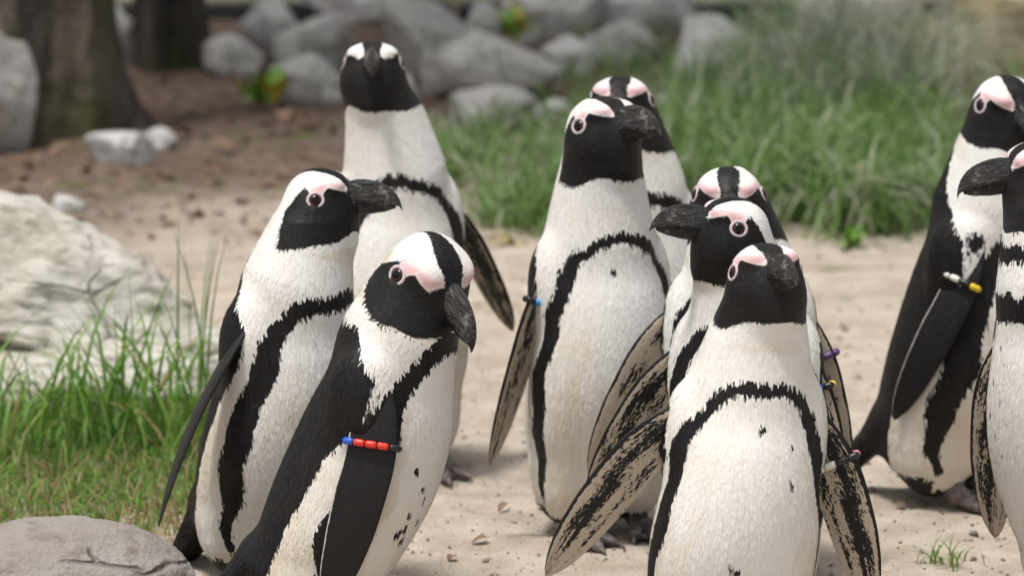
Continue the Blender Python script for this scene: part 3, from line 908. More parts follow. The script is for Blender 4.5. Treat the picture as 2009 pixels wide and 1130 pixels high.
def make_penguin(p):
    rs = np.random.default_rng(p['seed'])
    yaw = R(p['yaw'])
    Y0 = p['Y']
    base = at(p['bx'], p.get('by', 780), Y0); base.z = 0.0
    ph = math.pi + yaw
    c_, s_ = math.cos(ph), math.sin(ph)
    def to_local(v):
        d = v - base
        return np.array([d.x * c_ + d.y * s_, -d.x * s_ + d.y * c_, d.z])
    hy = R(p['hyaw'])
    eye_w = at(p['eye'][0], p['eye'][1], Y0 + p.get('edy', -0.02))
    eye = to_local(eye_w)
    H = head_matrix(hy - yaw, R(p['hpitch']), R(p.get('hroll', 0)))
    ts = p.get('ts', 1.0); wd = p.get('wd', 1.0)
    lean = p.get('lean', 0.0); lx = p.get('leanx', 0.0)
    zt = .40 * ts
    def cen(z):
        k = np.clip(z / zt, 0, 1.3)
        return np.interp(z / ts, RZ, RC) * wd + lean * k ** 1.4, lx * k ** 1.4
    def torso(P):
        z = P[..., 2]; zc = np.clip(z / ts, RZ[0], RZ[-1])
        a = np.interp(zc, RZ, RA) * wd; b = np.interp(zc, RZ, RB) * wd
        cyy, cxx = cen(z)
        q = np.sqrt(((P[..., 0] - cxx) / a) ** 2 + ((P[..., 1] - cyy) / b) ** 2)
        d = (q - 1) * np.minimum(a, b)
        return np.where(z / ts > RZ[-1], d + (z - RZ[-1] * ts) * 1.0, np.where(z / ts < RZ[0], np.maximum(d, 0) + (RZ[0] * ts - z) * 1.0, d))
    hsz = p.get('hs', 1.05)
    nb_y, nb_x = cen(np.array(.385 * ts))
    nb = np.array([float(nb_x), float(nb_y), .385 * ts])
    nt_ = eye + (np.array([0, -6, -32.0]) * hsz / 1000) @ H
    FLIP = {}
    for sd, fs in ((1, p.get('fr')), (-1, p.get('fl'))):
        fs = dict(dict(splay=14, swing=0, tau=25, len=.225, wid=1.0, dark=0.0, bend=0.10, out=0.0), **(fs or {}))
        zr = fs.get('z', .332) * ts
        cyy, cxx = cen(np.array(zr))
        a = np.interp(zr / ts, RZ, RA) * wd
        r0 = np.array([float(cxx) + sd * (a - .010 + fs['out']), float(cyy) + fs.get('y', -.012), zr])
        spl, swg = R(fs['splay']), R(fs['swing'])
        Ld = np.array([sd * math.sin(spl), math.sin(swg), -math.cos(spl) * math.cos(swg)]); Ld /= np.linalg.norm(Ld)
        FLIP[sd] = (fs, r0, Ld)
    def field(P):
        d = torso(P)
        d = smin(d, cone(P, nb, nt_, .054 * wd, .0405 * hsz), .052)
        q = (P - eye) @ H.T * 1000 / hsz
        hd = ell(q, (0, -5, -1), (36.5, 37, 30.5))
        hd = smin(hd, ell(q, (0, -4, -22), (37, 37, 32)), 12)
        qs = q * np.array([1.55, 1, 1])
        hd = smin(hd, cone(qs, (0, 8, -3), (0, 24, -2.5), 25, 16.5), 9)
        brow = np.minimum(ell(q, (20, 10, 12), (13, 17, 9)), ell(q, (-20, 10, 12), (13, 17, 9)))
        hd = smin(hd, brow, 9)
        hd = smin(hd, cone(q * np.array([1.15, 1, 1]), (0, 27, -17), (0, 15, -48), 9.5, 22), 18)     # throat
        d = smin(d, hd * hsz / 1000, .022)
        # shoulders, thighs, tail
        for sd in (-1, 1):
            d = smin(d, ell(P, (sd * (.070 * wd) + nb[0] * .8, nb[1] * .7, .318 * ts), (.022, .034, .048)), .035)
            d = smin(d, ell(P, (sd * .044 * wd, .006, .062), (.040, .048, .046)), .03)
        for sd in (-1, 1):
            fs, r0, Ld = FLIP[sd]
            d = smin(d, cone(P, r0 + np.array([-sd * .012, 0, .012]), r0 + Ld * .045, .017, .0065), .022)
        t = P.copy(); t[..., 0] *= 0.45
        d = smin(d, cone(t, (0, -.068 * wd, .10), (0, -.142 * wd, .013), .022, .012), .03)
        return d
    h = 0.0036
    lo = np.array([-.118 * wd - abs(lx), -.170 * wd - max(0, -lean), -.006]); hi = np.array([.118 * wd + abs(lx), .125 * wd + max(0, lean), eye[2] + .045])
    lo = np.minimum(lo, eye - .066); hi = np.maximum(hi, eye + .066); hi[2] = eye[2] + .048
    n = np.ceil((hi - lo) / h).astype(int) + 1
    ax = [lo[i] + h * np.arange(n[i]) for i in range(3)]
    G = np.stack(np.meshgrid(*ax, indexing='ij'), -1).reshape(-1, 3)
    F = field(G).reshape(n)
    V, Q = surface_nets(F, lo, h)
    def grad(P):
        e = 0.0012; g = np.zeros_like(P)
        for i in range(3):
            dv = np.zeros(3); dv[i] = e
            g[:, i] = field(P + dv) - field(P - dv)
        return g / (2 * e)
    for _ in range(3):
        g = grad(V); f = field(V)
        V = V - np.clip(f / ((g * g).sum(1) + 1e-6), -.003, .003)[:, None] * g
    Nn = grad(V); Nn /= np.linalg.norm(Nn, axis=1)[:, None] + 1e-9
    fn = np.cross(V[Q[:, 1]] - V[Q[:, 0]], V[Q[:, 2]] - V[Q[:, 0]])
    bad = (fn * Nn[Q[:, 0]]).sum(1) < 0
    Q[bad] = Q[bad][:, ::-1]

    band = p.get('band', BAND); bw = p.get('bw', 1.0); bandw = p.get('bandw', BANDW)
    spots = p.get('spots', [])
    def patt(P):
        """signed distances (mm): black (negative inside), pink skin; noise amplitude; flow coords; stain"""
        z = P[:, 2] / ts
        cyy, cxx = cen(P[:, 2])
        th = np.degrees(np.arctan2(P[:, 0] - cxx, P[:, 1] - cyy))
        at_ = np.abs(th)
        k = 1.5
        wob = 2.6 * np.sin(z * 38 + p['seed'] * 2.1 + np.sign(th)) + 1.6 * np.sin(z * 83 + p['seed'] + 2 * np.sign(th))
        S = np.stack([(at_ + wob) * k, z * 1000 + 4.0 * np.sin(np.radians(th) * 2.3 + p['seed'] * 1.3) + 2.0 * np.sin(np.radians(th) * 6 + p['seed'])], 1)
        bp = [(a * k, b * 1000) for a, b in band]
        b1 = seg_dist(S, bp, [x * bw for x in bandw])
        for b2, w2 in p.get('bands', []):
            b1 = np.minimum(b1, seg_dist(S, [(a * k, b * 1000) for a, b in b2], w2))
        back = (np.interp(z, BACK_Z, BACK_T) + p.get('back', 0) - at_) * 1.35
        body = np.minimum(b1, back)
        for sd_ in (1, -1):
            fs_, r_0, L_d = FLIP[sd_]
            body = np.minimum(body, cone(P, r_0 + L_d * -.004, r_0 + L_d * .05, .021, .017) * 1000)
        spd = np.full(len(P), 50.0)
        for (a, zz, r) in spots:
            spd = np.minimum(spd, np.sqrt(((th - a) * 1.5) ** 2 + ((z - zz) * 700) ** 2) - r)
        body0 = body; body = np.minimum(body, spd)
        body = np.minimum(body, (z - .036) * 1000 + np.where(at_ > 70, -10, 6))     # dark round the legs and vent
        q = (P - eye) @ H.T * 1000 / hsz
        L = q[:, 1:]
        mask = poly_sdf(L, [(y_ + (p.get('mrear', 2.0) if y_ < -12 else 0), z_) for y_, z_ in MASK])
        # hood bottom: below the eye, measured in the upright frame of the body
        hb = p.get('hood', 62)
        zz = (P[:, 2] - eye[2]) * 1000
        hyw = np.array([math.sin(hy - yaw) * -1, math.cos(hy - yaw)])
        fw = ((P[:, :2] - eye[:2]) @ hyw) * 1000
        cut = -(zz + hb + p.get('hslope', -0.10) * fw)
        an = np.arctan2(P[:, 0] - eye[0], P[:, 1] - eye[1])
        cut = cut * 0.9 + 3.0 * np.sin(3 * an + p['seed'] * 1.7) + 2.0 * np.sin(5 * an + p['seed'] * 2.9)
        mask = np.maximum(mask, cut)
        cw = np.interp(q[:, 1], [-45, -25, 0, 18, 30, 38], [3, 6, 12.5, 14, 10, 12]) * p.get('crown', 1.0)
        crown = np.abs(q[:, 0]) - cw
        crown = np.where(q[:, 1] > -5, np.maximum(crown, -(q[:, 2] - 2)), crown)
        crown = np.maximum(crown, -(zz + 75))
        front = 33.5 - q[:, 1] - 0.10 * np.abs(q[:, 0])
        front = np.maximum(front, -30 - q[:, 2])
        head = np.minimum(np.minimum(mask, crown), front)
        head = np.minimum(head, np.maximum(mask, cut))
        near = np.linalg.norm(P - eye, axis=1) * 1000
        # above the hood line the head marks rule, below it the body marks
        hw = np.clip((-cut + 0) / 12 + 0.5, 0, 1)
        sel = (near < 120)
        body_n = np.where(sel & (zz > -60), np.maximum(body, np.minimum(12, (zz + 60))), body)
        blk = np.where(sel, np.minimum(head, body_n), body)
        pink = np.where(near < 62, poly_sdf(L, PINK) + p.get('pale', 0.0), 9.0)
        pink = np.where(np.abs(q[:, 0]) < cw + 0.5, np.maximum(pink, 1.5 + cw - np.abs(q[:, 0])), pink)
        amp = np.interp(near, [55, 85, 120], [3.2, 6.0, p.get('jag', 8.0)])
        amp = np.where(spd < body0, np.minimum(amp, 3.5), amp)
        flow = np.stack([np.radians(th) * .085, P[:, 2], P[:, 1] * 0.3], 1)
        hf = np.interp(near, [75, 110], [1.0, 0.0])[:, None]
        flow = flow * (1 - hf) + hf * np.stack([q[:, 2] / 1000, q[:, 1] / 1000, q[:, 0] / 1000], 1)
        stain = np.zeros(len(P))
        for (c, r) in p.get('stains', []):
            stain = np.maximum(stain, np.clip(1.2 - np.linalg.norm(q - np.array(c), axis=1) / r, 0, 1))
        return np.clip(blk, -25, 25), np.clip(pink, -9, 9), amp, flow, stain, hf[:, 0], q

    blk, pink, amp, flow, stain, hf, qv = patt(V)
    # ---- small overlapping feathers standing slightly off the skin
    tri_a = np.linalg.norm(np.cross(V[Q[:, 1]] - V[Q[:, 0]], V[Q[:, 2]] - V[Q[:, 0]]), axis=1)
    nf = p.get('feathers', 30000)
    prob = tri_a * (1 + 2.0 * hf[Q[:, 0]]); prob /= prob.sum()
    fi = rs.choice(len(Q), nf, p=prob)
    ws = rs.dirichlet((1, 1, 1, 1), nf)
    fp = (V[Q[fi]] * ws[:, :, None]).sum(1); fnn = (Nn[Q[fi]] * ws[:, :, None]).sum(1)
    fnn /= np.linalg.norm(fnn, axis=1)[:, None]
    fb, fpk, fam, ffl, fst, fh, fq = patt(fp)
    keep = (fpk > min(0.8 + p.get('pale', 0.0), 8.0)) & ~((fq[:, 1] > 36) & (fh > .5))
    fp, fnn, fb, fpk, fam, ffl, fst, fh = [a[keep] for a in (fp, fnn, fb, fpk, fam, ffl, fst, fh)]
    nf = len(fp)
    flowdir = np.array([0, 0, -1.0])[None] * (1 - fh)[:, None] + (-H[1] * 0.8 + np.array([0, 0, -.55]))[None] * fh[:, None]
    flowdir = flowdir + rs.normal(0, .16, (nf, 3))
    flowdir -= (flowdir * fnn).sum(1)[:, None] * fnn
    flowdir /= np.linalg.norm(flowdir, axis=1)[:, None] + 1e-9
    sidev = np.cross(fnn, flowdir)
    fl = (0.0075 - 0.0040 * fh) * rs.uniform(.7, 1.25, nf); fw_ = (0.0024 - 0.0010 * fh) * rs.uniform(.7, 1.2, nf)
    lift = rs.uniform(0.004, 0.034, nf) * fl
    roll = rs.normal(0, .03, nf) * fw_
    b0 = fp + fnn * 0.00014
    mid = b0 + flowdir * (fl * .6)[:, None] + fnn * (lift * .6)[:, None]
    tip = b0 + flowdir * fl[:, None] + fnn * lift[:, None]
    FV = np.stack([b0 - sidev * (fw_ * .45)[:, None], b0 + sidev * (fw_ * .45)[:, None],
                   mid + sidev * (fw_ * .5)[:, None] + fnn * roll[:, None], tip + sidev * (fw_ * .12)[:, None],
                   tip - sidev * (fw_ * .12)[:, None], mid - sidev * (fw_ * .5)[:, None] - fnn * roll[:, None]], 1).reshape(-1, 3)
    o0 = len(V)
    i6 = np.arange(nf) * 6 + o0
    FQ = np.concatenate([np.stack([i6, i6 + 1, i6 + 2, i6 + 5], 1), np.stack([i6 + 5, i6 + 2, i6 + 3, i6 + 4], 1)])[:, ::-1]
    rep = lambda a: np.repeat(a, 6, axis=0)
    verts = [V, FV]; quads = [Q, FQ]
    A = dict(blk=[blk, rep(fb)], pink=[pink, rep(fpk)], amp=[amp, rep(fam)], rpos=[flow, rep(ffl)], stain=[stain, rep(fst)],
             jit=[np.zeros(len(V)), rep(rs.normal(0, 1, nf))], flip=[np.zeros((len(V), 3)), np.zeros((nf * 6, 3))])
    nplum = len(Q) + len(FQ)

    # ---- flippers
    root = link(bpy.data.objects.new('penguin', None))
    root.location = base; root.rotation_euler = (0, 0, ph)
    tag(root, p['label'], 'penguin', 'penguins')
    bands = []
    for sd in (1, -1):
        fs, r0, Ld = FLIP[sd]
        tau = R(fs['tau'])
        e1 = np.array([0, 1.0, 0]) - Ld[1] * Ld; e1 /= np.linalg.norm(e1)
        e2 = np.cross(Ld, e1); e2 *= sd * np.sign(e2[0]) if e2[0] != 0 else 1
        ld = math.cos(tau) * e1 + math.sin(tau) * e2
        on = math.cos(tau) * e2 - math.sin(tau) * e1
        nu, nv = 56, 40
        uu = np.linspace(0, 1, nu) ** 0.9
        uu[-6:] = np.linspace(uu[-7], 1, 7)[1:]
        chord = np.interp(uu, [0, .08, .2, .35, .5, .68, .82, .91, .965, .99, 1], np.array([26, 33, 43, 50, 52, 48, 39, 28, 16, 8, 2])) / 1000 * fs['wid']
        chord = np.convolve(np.pad(chord, 2, 'edge'), np.ones(5) / 5, 'valid')
        chord[-1] = .001
        thick = np.interp(uu, [0, .15, .5, .85, 1], [16, 11.5, 9, 6, 2]) / 1000
        Ln = fs['len']
        P_ = np.zeros((nu, nv, 3)); FL = np.zeros((nu, nv, 3))
        for i, u in enumerate(uu):
            cpt = r0 + Ld * Ln * (u - .10) + on * (fs['bend'] * Ln * (u * u - .55 * u)) - ld * (0.030 * (u ** 2.2) - 0.016 * math.sin(min(u, .5) * math.pi * 1.2)) * fs['wid']
            for j in range(nv):
                a_ = 2 * math.pi * j / nv
                v = -math.cos(a_)                        # -1 leading .. 1 trailing
                tk = (max(0.0, 1 - v * v)) ** 0.5 * (0.62 - 0.38 * v)
                s2 = math.sin(a_)
                P_[i, j] = cpt - ld * (v * chord[i] / 2) + on * (tk * thick[i] * .5 * np.sign(s2))
                FL[i, j] = (u, v, s2 if abs(s2) > .02 else 0)
        FL[..., 2] = np.where(FL[..., 2] >= 0, np.minimum(1, FL[..., 2] * 4), np.maximum(-1, FL[..., 2] * 4))
        off = sum(len(v) for v in verts)
        q = grid_faces(nu, nv, True, off)
        if np.dot(np.cross(ld * -1, Ld), on) * 1 > 0: q = q[:, ::-1]
        cap = np.stack([np.full(nv, 0), np.arange(nv)], 1)
        verts.append(P_.reshape(-1, 3)); quads.append(q)
        m = nu * nv
        A['blk'].append(np.full(m, fs['dark'])); A['pink'].append(np.full(m, 9.0)); A['amp'].append(np.zeros(m))
        A['rpos'].append(P_.reshape(-1, 3)); A['jit'].append(np.zeros(m)); A['stain'].append(np.zeros(m)); A['flip'].append(FL.reshape(-1, 3))
        if fs.get('band'):
            ub = fs.get('bu', .30); i = int(np.argmin(np.abs(uu - ub)))
            cpt = P_[i].mean(0)
            bands.append((cpt, ld, on, Ld, chord[i] / 2 + .0032, thick[i] / 2 + .004, fs['band']))
    me = fast_mesh('body', np.concatenate(verts), quads)
    for k, v in A.items(): add_attr(me, k, np.concatenate(v))
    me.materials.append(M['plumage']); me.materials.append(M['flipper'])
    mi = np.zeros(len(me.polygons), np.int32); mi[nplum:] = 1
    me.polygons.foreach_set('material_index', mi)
    vn = np.zeros(len(me.vertices) * 3, np.float32); me.vertices.foreach_get('normal', vn); vn = vn.reshape(-1, 3)
    vn[:len(V)] = Nn
    tilt = fnn + flowdir * rs.normal(0, .05, nf)[:, None] + sidev * rs.normal(0, .05, nf)[:, None]
    tilt /= np.linalg.norm(tilt, axis=1)[:, None]
    vn[len(V):len(V) + 6 * nf] = rep(tilt)
    me.normals_split_custom_set_from_vertices(vn.tolist())
    link(bpy.data.objects.new('body', me), root)

    def hp(x, y, z):      # head-space mm -> body-local metres
        return eye + (np.array([x, y, z], float) * hsz / 1000) @ H

    # ---- bill
    bl = p.get('bill', 1.0)
    ys = np.array([18, 30, 41, 50, 58, 66, 73, 79, 84, 88, 91, 93.0])
    topz = np.array([10, 14.6, 16.6, 16.8, 16.0, 14.0, 11.2, 7.6, 3.2, -2.2, -8.5, -15.5])
    gap = np.array([-9, -9.5, -10, -10, -10, -10.3, -10.8, -11.5, -12.3, -13.2, -15.2, -19.5])
    bot = np.array([-18, -22.5, -24.5, -24.6, -24.0, -22.6, -21.8, -20.6, -19.0, -17.3, -16, -15.6])
    hwt = np.array([17, 14.6, 12.4, 11.0, 10.0, 9.0, 8.0, 6.9, 5.6, 4.3, 2.8, 1.2])
    yy = 30 + (ys - 30) * bl
    yy[0] = 18
    def loft(nm, rings, mat, parent=root):
        rings = np.array(rings); nu, nv = rings.shape[:2]
        Vb = rings.reshape(-1, 3)
        W = np.array([hp(*v) for v in Vb])
        me = fast_mesh(nm, W, [grid_faces(nu, nv)])
        # orientation
        bm = bmesh.new(); bm.from_mesh(me)
        bmesh.ops.holes_fill(bm, edges=[e for e in bm.edges if e.is_boundary], sides=0)
        bmesh.ops.recalc_face_normals(bm, faces=bm.faces[:])
        bm.to_mesh(me); bm.free()
        add_attr(me, 'rpos', Vb if len(me.vertices) == len(Vb) else np.zeros((len(me.vertices), 3)))
        me.materials.append(M[mat])
        for f in me.polygons: f.use_smooth = True
        return link(bpy.data.objects.new(nm, me), parent)
    up = []; lw = []
    nb_ = 20
    for i in range(len(ys)):
        ring = []
        for j in range(nb_):
            a_ = 2 * math.pi * j / nb_
            cs, sn = math.cos(a_), math.sin(a_)
            cz = gap[i]
            hgt = topz[i] - gap[i]
            x_ = hwt[i] * np.sign(cs) * abs(cs) ** 0.8
            z_ = cz + (hgt * max(sn, 0) ** 0.85 if sn >= 0 else 1.2 * sn)
            if sn > 0: x_ *= 1 - 0.30 * sn
            w_ = 0.5 * mnoise.noise(Vector((x_ * .2, yy[i] * .06, z_ * .3 + p['seed'])))
            ring.append((x_ + w_, yy[i], z_ + w_))
        up.append(ring)
    loft('upper_mandible', up, 'bill')
    for i in range(len(ys) - 2):
        ring = []
        for j in range(nb_):
            a_ = 2 * math.pi * j / nb_
            cs, sn = math.cos(a_), math.sin(a_)
            t_ = gap[i] - 0.8; b_ = bot[i]
            hh = (t_ - b_)
            x_ = (hwt[i] - .9) * np.sign(cs) * abs(cs) ** 0.8 * (1 if sn >= 0 else 1 + .45 * sn)
            z_ = t_ + (0.6 * sn if sn > 0 else hh * sn)
            ring.append((x_, yy[i] - (2.5 if i > 6 else 0), z_))
        lw.append(ring)
    loft('lower_mandible', lw, 'bill')

    # ---- eyes with a ring of bare skin
    for sd in (-1, 1):
        xs = np.linspace(20, 60, 200)
        pts = np.array([hp(sd * x, 0, 0) for x in xs])
        fv = field(pts); i = int(np.argmax(fv > 0)); xsurf = xs[i]
        g = grad(pts[i:i + 1])[0]; g = g @ H.T; g /= np.linalg.norm(g)
        nrm = g * .75 + np.array([sd, 0.15, 0.05]) * .25; nrm /= np.linalg.norm(nrm)
        t1 = np.cross([0, 0, 1.0], nrm); t1 /= np.linalg.norm(t1); t2 = np.cross(nrm, t1)
        ctr = np.array([sd * xsurf, 0, 0]) - nrm * 2.9
        er = 7.9
        nu, nv = 14, 28
        ring = []; rp = []
        for i2 in range(nu):
            a_ = (math.pi * .62) * i2 / (nu - 1) + 1e-3
            for j in range(nv):
                b_ = 2 * math.pi * j / nv
                d_ = nrm * math.cos(a_) * 0.72 + (t1 * math.cos(b_) + t2 * math.sin(b_)) * math.sin(a_)
                ring.append(ctr + d_ * er); rp.append((math.sin(a_), 0, 0))
        W = np.array([hp(*v) for v in ring])
        me = fast_mesh('eye', W, [grid_faces(nu, nv)])
        add_attr(me, 'rpos', rp)
        me.materials.append(M['eye'])
        eo = link(bpy.data.objects.new('eye', me), root)
        # eyelid ring
        ring = []
        nv2 = 10; nu2 = 40
        for i2 in range(nu2):
            b_ = 2 * math.pi * i2 / nu2
            rd = t1 * math.cos(b_) + t2 * math.sin(b_) * .92
            for j in range(nv2):
                c2 = 2 * math.pi * j / nv2
                rr_ = 8.9 + 1.9 * math.cos(c2) + 0.25 * math.sin(b_ * 14)
                ring.append(np.array([sd * xsurf, 0, 0]) + rd * rr_ + nrm * (-0.5 + 1.2 * math.sin(c2)) - nrm * 0.012 * rr_ ** 2 * .2)
        W = np.array([hp(*v) for v in ring])
        q = grid_faces(nu2, nv2)
        last = np.array([[(nu2 - 1) * nv2 + j, (nu2 - 1) * nv2 + (j + 1) % nv2, (j + 1) % nv2, j] for j in range(nv2)])
        me = fast_mesh('eyelid', W, [np.concatenate([q, last])])
        me.materials.append(M['lid'])
        link(bpy.data.objects.new('eyelid', me), eo)

    # ---- identification bands
    for cpt, ld, on, Ld, ra, rb, cols in bands:
        ring = link(bpy.data.objects.new('flipper_band', None), root); ring.location = cpt
        ring['label'] = 'beaded identification band round the flipper'
        # cols: beads starting at the trailing edge, over the outer face, back along the inner face
        nb2 = len(cols)
        dense = [(ra * math.cos(t), rb * math.sin(t)) for t in np.linspace(0, 2 * math.pi, 241)]
        d2 = np.array(dense); seg = np.r_[0, np.cumsum(np.linalg.norm(np.diff(d2, axis=0), axis=1))]
        for k in range(nb2):
            s0, s1 = seg[-1] * (k + .05) / nb2, seg[-1] * (k + .95) / nb2
            nu, nv = 7, 10; W = []
            for s in np.linspace(s0, s1, nu):
                x_ = np.interp(s, seg, d2[:, 0]); y_ = np.interp(s, seg, d2[:, 1])
                x2 = np.interp(min(s + 1e-4, seg[-1]), seg, d2[:, 0]) - np.interp(s - 1e-4, seg, d2[:, 0]); y2 = np.interp(min(s + 1e-4, seg[-1]), seg, d2[:, 1]) - np.interp(s - 1e-4, seg, d2[:, 1])
                l_ = math.hypot(x2, y2) + 1e-12
                nx_, ny_ = -y2 / l_, x2 / l_
                e = 1.0 if s0 + 1e-5 < s < s1 - 1e-5 else 0.80
                for j in range(nv):
                    b_ = 2 * math.pi * j / nv
                    rr2 = .0045 * e
                    off = (-ld * (x_ + nx_ * math.cos(b_) * rr2) + on * (y_ + ny_ * math.cos(b_) * rr2)) + Ld * (math.sin(b_) * rr2)
                    W.append(off)
            q = [grid_faces(nu, nv)]
            me = fast_mesh('bead', np.array(W), q)
            bm = bmesh.new(); bm.from_mesh(me)
            bmesh.ops.holes_fill(bm, edges=[e for e in bm.edges if e.is_boundary], sides=0)
            bmesh.ops.recalc_face_normals(bm, faces=bm.faces[:]); bm.to_mesh(me); bm.free()
            me.materials.append(M['bead_' + cols[k]])
            link(bpy.data.objects.new('bead', me), ring)

    # ---- feet
    for sd in (-1, 1):
        bm = bmesh.new()
        fx = sd * .046 * wd; fy = .040 + (p.get('step', 0) * sd)
        def tube(pts, rads, nv=8, flat=1.0):
            prev = None
            for (pt, rd) in zip(pts, rads):
                pt = Vector(pt)
                cur = []
                for j in range(nv):
                    b_ = 2 * math.pi * j / nv
                    cur.append((pt, rd, b_))
                ring = []
                for (pt_, rd_, b_) in cur:
                    d = (Vector(pts[-1]) - Vector(pts[0])).normalized()
                    s1 = d.cross(Vector((0, 0, 1)));
                    s1 = s1.normalized() if s1.length > .2 else Vector((1, 0, 0))
                    s2 = d.cross(s1)
                    ring.append(bm.verts.new(pt_ + s1 * math.cos(b_) * rd_ + s2 * math.sin(b_) * rd_ * flat))
                if prev:
                    for j in range(nv):
                        bm.faces.new((prev[j], prev[(j + 1) % nv], ring[(j + 1) % nv], ring[j]))
                else:
                    bm.faces.new(ring)
                prev = ring
            bm.faces.new(prev[::-1])
        tube([(fx, fy - .03, .07), (fx, fy - .024, .045), (fx, fy - .014, .024), (fx, fy, .014)], [.024, .019, .017, .015])
        ends = []
        for a_, L_ in ((-27, .066), (0, .078), (27, .066)):
            d = Vector((math.sin(R(a_)), math.cos(R(a_)), 0))
            b_ = Vector((fx, fy - .004, .012))
            pts = [b_ + d * L_ * t + Vector((0, 0, z)) for t, z in ((0, .002), (.25, .002), (.45, -.001), (.6, .001), (.8, -.002), (1, -.004))]
            tube(pts, [.012, .0105, .0095, .0105, .009, .006], 8, .8)
            cl = [pts[-1] - d * .004, pts[-1] + d * .007 + Vector((0, 0, .001)), pts[-1] + d * .014 - Vector((0, 0, .005))]
            tube(cl, [.0042, .003, .0006], 6)
            ends.append(b_ + d * L_ * .86 + Vector((0, 0, -.004)))
        b_ = Vector((fx, fy, .010))
        for e1_, e2_ in ((ends[0], ends[1]), (ends[1], ends[2])):
            m_ = (e1_ + e2_) / 2 - Vector((0, .008, 0))
            lo_ = [bm.verts.new(v - Vector((0, 0, .003))) for v in (b_, e1_, m_, e2_)]
            hi_ = [bm.verts.new(v + Vector((0, 0, .002))) for v in (b_, e1_, m_, e2_)]
            bm.faces.new(hi_); bm.faces.new(lo_[::-1])
            for j in range(4):
                bm.faces.new((lo_[j], lo_[(j + 1) % 4], hi_[(j + 1) % 4], hi_[j]))
        bmesh.ops.recalc_face_normals(bm, faces=bm.faces[:])
        me = bpy.data.meshes.new('foot'); bm.to_mesh(me); bm.free()
        for f in me.polygons: f.use_smooth = True
        me.materials.append(M['foot'])
        link(bpy.data.objects.new('foot', me), root)
    return root

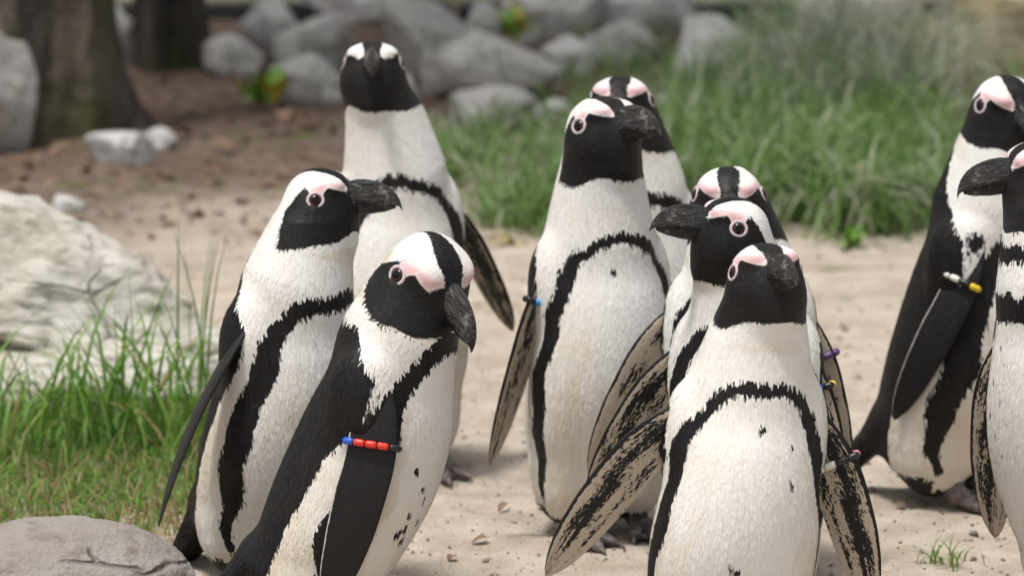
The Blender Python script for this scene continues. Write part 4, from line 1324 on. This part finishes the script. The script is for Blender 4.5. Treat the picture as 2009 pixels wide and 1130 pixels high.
BW = [7.5, 7.5, 9, 11, 12, 12, 10, 6, 3]
PENGUINS = [
 dict(seed=1, pale=1.0, label='penguin in profile facing right behind the one with red and blue band', Y=6.83, bx=512, yaw=46, lean=.062, eye=(634, 380), hyaw=80, hpitch=2,
      ts=1.0, hood=52, bw=1.15, edy=-.03, leanx=0.0, fr=dict(splay=31, swing=-12, tau=30, len=.30, z=.345, y=-.012, bend=-.25, out=.008)),
 dict(seed=2, mrear=10, label='penguin with red and blue flipper band, head bowed', Y=6.55, bx=612, yaw=78, lean=.105, back=2, hs=1.2, eye=(852, 530), hyaw=36, hpitch=-37, edy=-.03,
      ts=.98, hood=46, hslope=0.55, bw=1.35, jag=7, stains=[((34, -22, -38), 26), ((36, -34, -8), 16)], fr=dict(splay=15, swing=-6, tau=-4, len=.30, wid=1.2, y=-.006, z=.335, bend=-.35, out=.012, band=['blue', 'red', 'red', 'red', 'black', 'black', 'black', 'black', 'blue', 'blue'], bu=.33),
      fl=dict(splay=10, swing=0, tau=20, len=.25),
      spots=[(28, .155, 4), (33, .15, 5), (24, .14, 4), (30, .175, 3), (20, .19, 2.5), (26, .205, 3), (38, .23, 3), (15, .16, 2.5)]),
 dict(seed=3, pale=9, label='tall penguin at the back staring straight ahead, flipper held out', Y=7.46, bx=775, yaw=14, eye=(731, 125), hyaw=0, hpitch=14, edy=-.02,
      ts=1.07, hs=1.0, hood=60, fl=dict(splay=30, swing=-12, tau=38, len=.27, dark=.10, z=.345, out=.006), fr=dict(splay=20)),
 dict(seed=4, mrear=6, pale=2.0, label='upright penguin with light blue flipper band and head turned up', Y=7.10, bx=1172, yaw=22, eye=(1184, 240), hyaw=42, hpitch=10, edy=-.02,
      ts=1.04, hs=1.13, hood=72, bw=.85, fr=dict(splay=21, swing=4, tau=62, len=.305, z=.345, band=['black', 'black', 'black', 'sky', 'black', 'black', 'sky', 'sky', 'sky', 'black'], bu=.30, dark=.0),
      fl=dict(splay=20, tau=50), spots=[(10, .345, 3.5)], step=.01),
 dict(seed=5, label='penguin mostly hidden behind the upright one with light blue band', Y=7.38, bx=1240, yaw=10, eye=(1217, 196), hyaw=-6, hpitch=6, ts=1.05, hood=66),
 dict(seed=6, label='penguin in profile facing left with dark blue and yellow flipper band', Y=6.66, bx=1465, yaw=-12, eye=(1433, 437), hyaw=-78, hpitch=8, edy=-.03,
      ts=.98, hood=62, hslope=0.15, bw=1.0, fr=dict(splay=38, swing=4, tau=72, len=.26, dark=.04), fl=dict(splay=17, swing=3, tau=72, len=.27, z=.34, band=['black', 'black', 'black', 'black', 'yellow', 'black', 'blue', 'blue', 'blue', 'blue'], bu=.30)),
 dict(seed=7, label='penguin peering over the left facing one, purple flipper band', Y=6.89, bx=1450, yaw=0, eye=(1427, 381), hyaw=2, hpitch=-8, ts=1.0, hood=60, wd=1.03,
      fr=dict(splay=34, swing=4, tau=80, len=.27, dark=-.09), fl=dict(splay=20, swing=2, tau=75, len=.27, dark=-.09, band=['black'] * 3 + ['purple'] * 6, bu=.34)),
 dict(seed=8, label='penguin with white and pink flipper band and outspread flippers', Y=6.33, bx=1420, by=1000, yaw=6, leanx=-.032, eye=(1503, 530), hyaw=18, hpitch=12, edy=-.02,
      ts=.965, hood=58, bw=.95, fr=dict(splay=47, swing=5, tau=74, len=.275, wid=1.3, dark=.02, z=.33), fl=dict(splay=24, swing=4, tau=68, len=.275, wid=1.2, dark=.05, band=['black', 'black', 'black', 'black', 'pink', 'black', 'black', 'white', 'white', 'white'], bu=.34),
      spots=[(10, .175, 3), (6, .17, 4), (3, .135, 4), (-4, .335, 4), (-30, .27, 3), (-33, .31, 3)]),
 dict(seed=9, mrear=7, label='penguin turned side on with white and yellow flipper band on open sand', Y=7.28, bx=1850, yaw=64, lean=.06, back=0, hs=1.12, eye=(1980, 203), hyaw=24, hpitch=-14, edy=-.04,
      ts=1.06, hood=48, hslope=.3, bw=1.3, wd=1.08, fr=dict(splay=16, swing=-19, tau=0, len=.28, z=.34, y=.006, bend=-.35, out=.010, band=['white', 'white', 'black', 'yellow', 'black', 'black', 'black', 'white'], bu=.28), step=.012),
 dict(seed=10, label='penguin with double black breast bands facing left, cut by the frame', Y=6.66, bx=2145, yaw=-45, lean=.075, hs=1.08, eye=(2034, 326), hyaw=-80, hpitch=-8, edy=-.03,
      ts=1.1, hood=74, bw=1.0, jag=11, band=[(0, .365), (40, .365), (65, .357), (80, .32), (84, .22), (84, .1)], bandw=[16, 16, 16, 17, 17, 12], bands=[([(0, .425), (50, .425), (95, .418)], [10, 10, 12])], fr=dict(splay=16, swing=-2, tau=66, len=.30, wid=1.2, dark=.05, z=.31),
      spots=[(a, z, 1.8) for a, z in ((5, .33), (12, .30), (20, .32), (25, .28), (15, .26), (30, .24), (8, .24), (22, .22), (34, .30), (28, .19), (16, .20))]),
]
for p in PENGUINS:
    make_penguin(p)
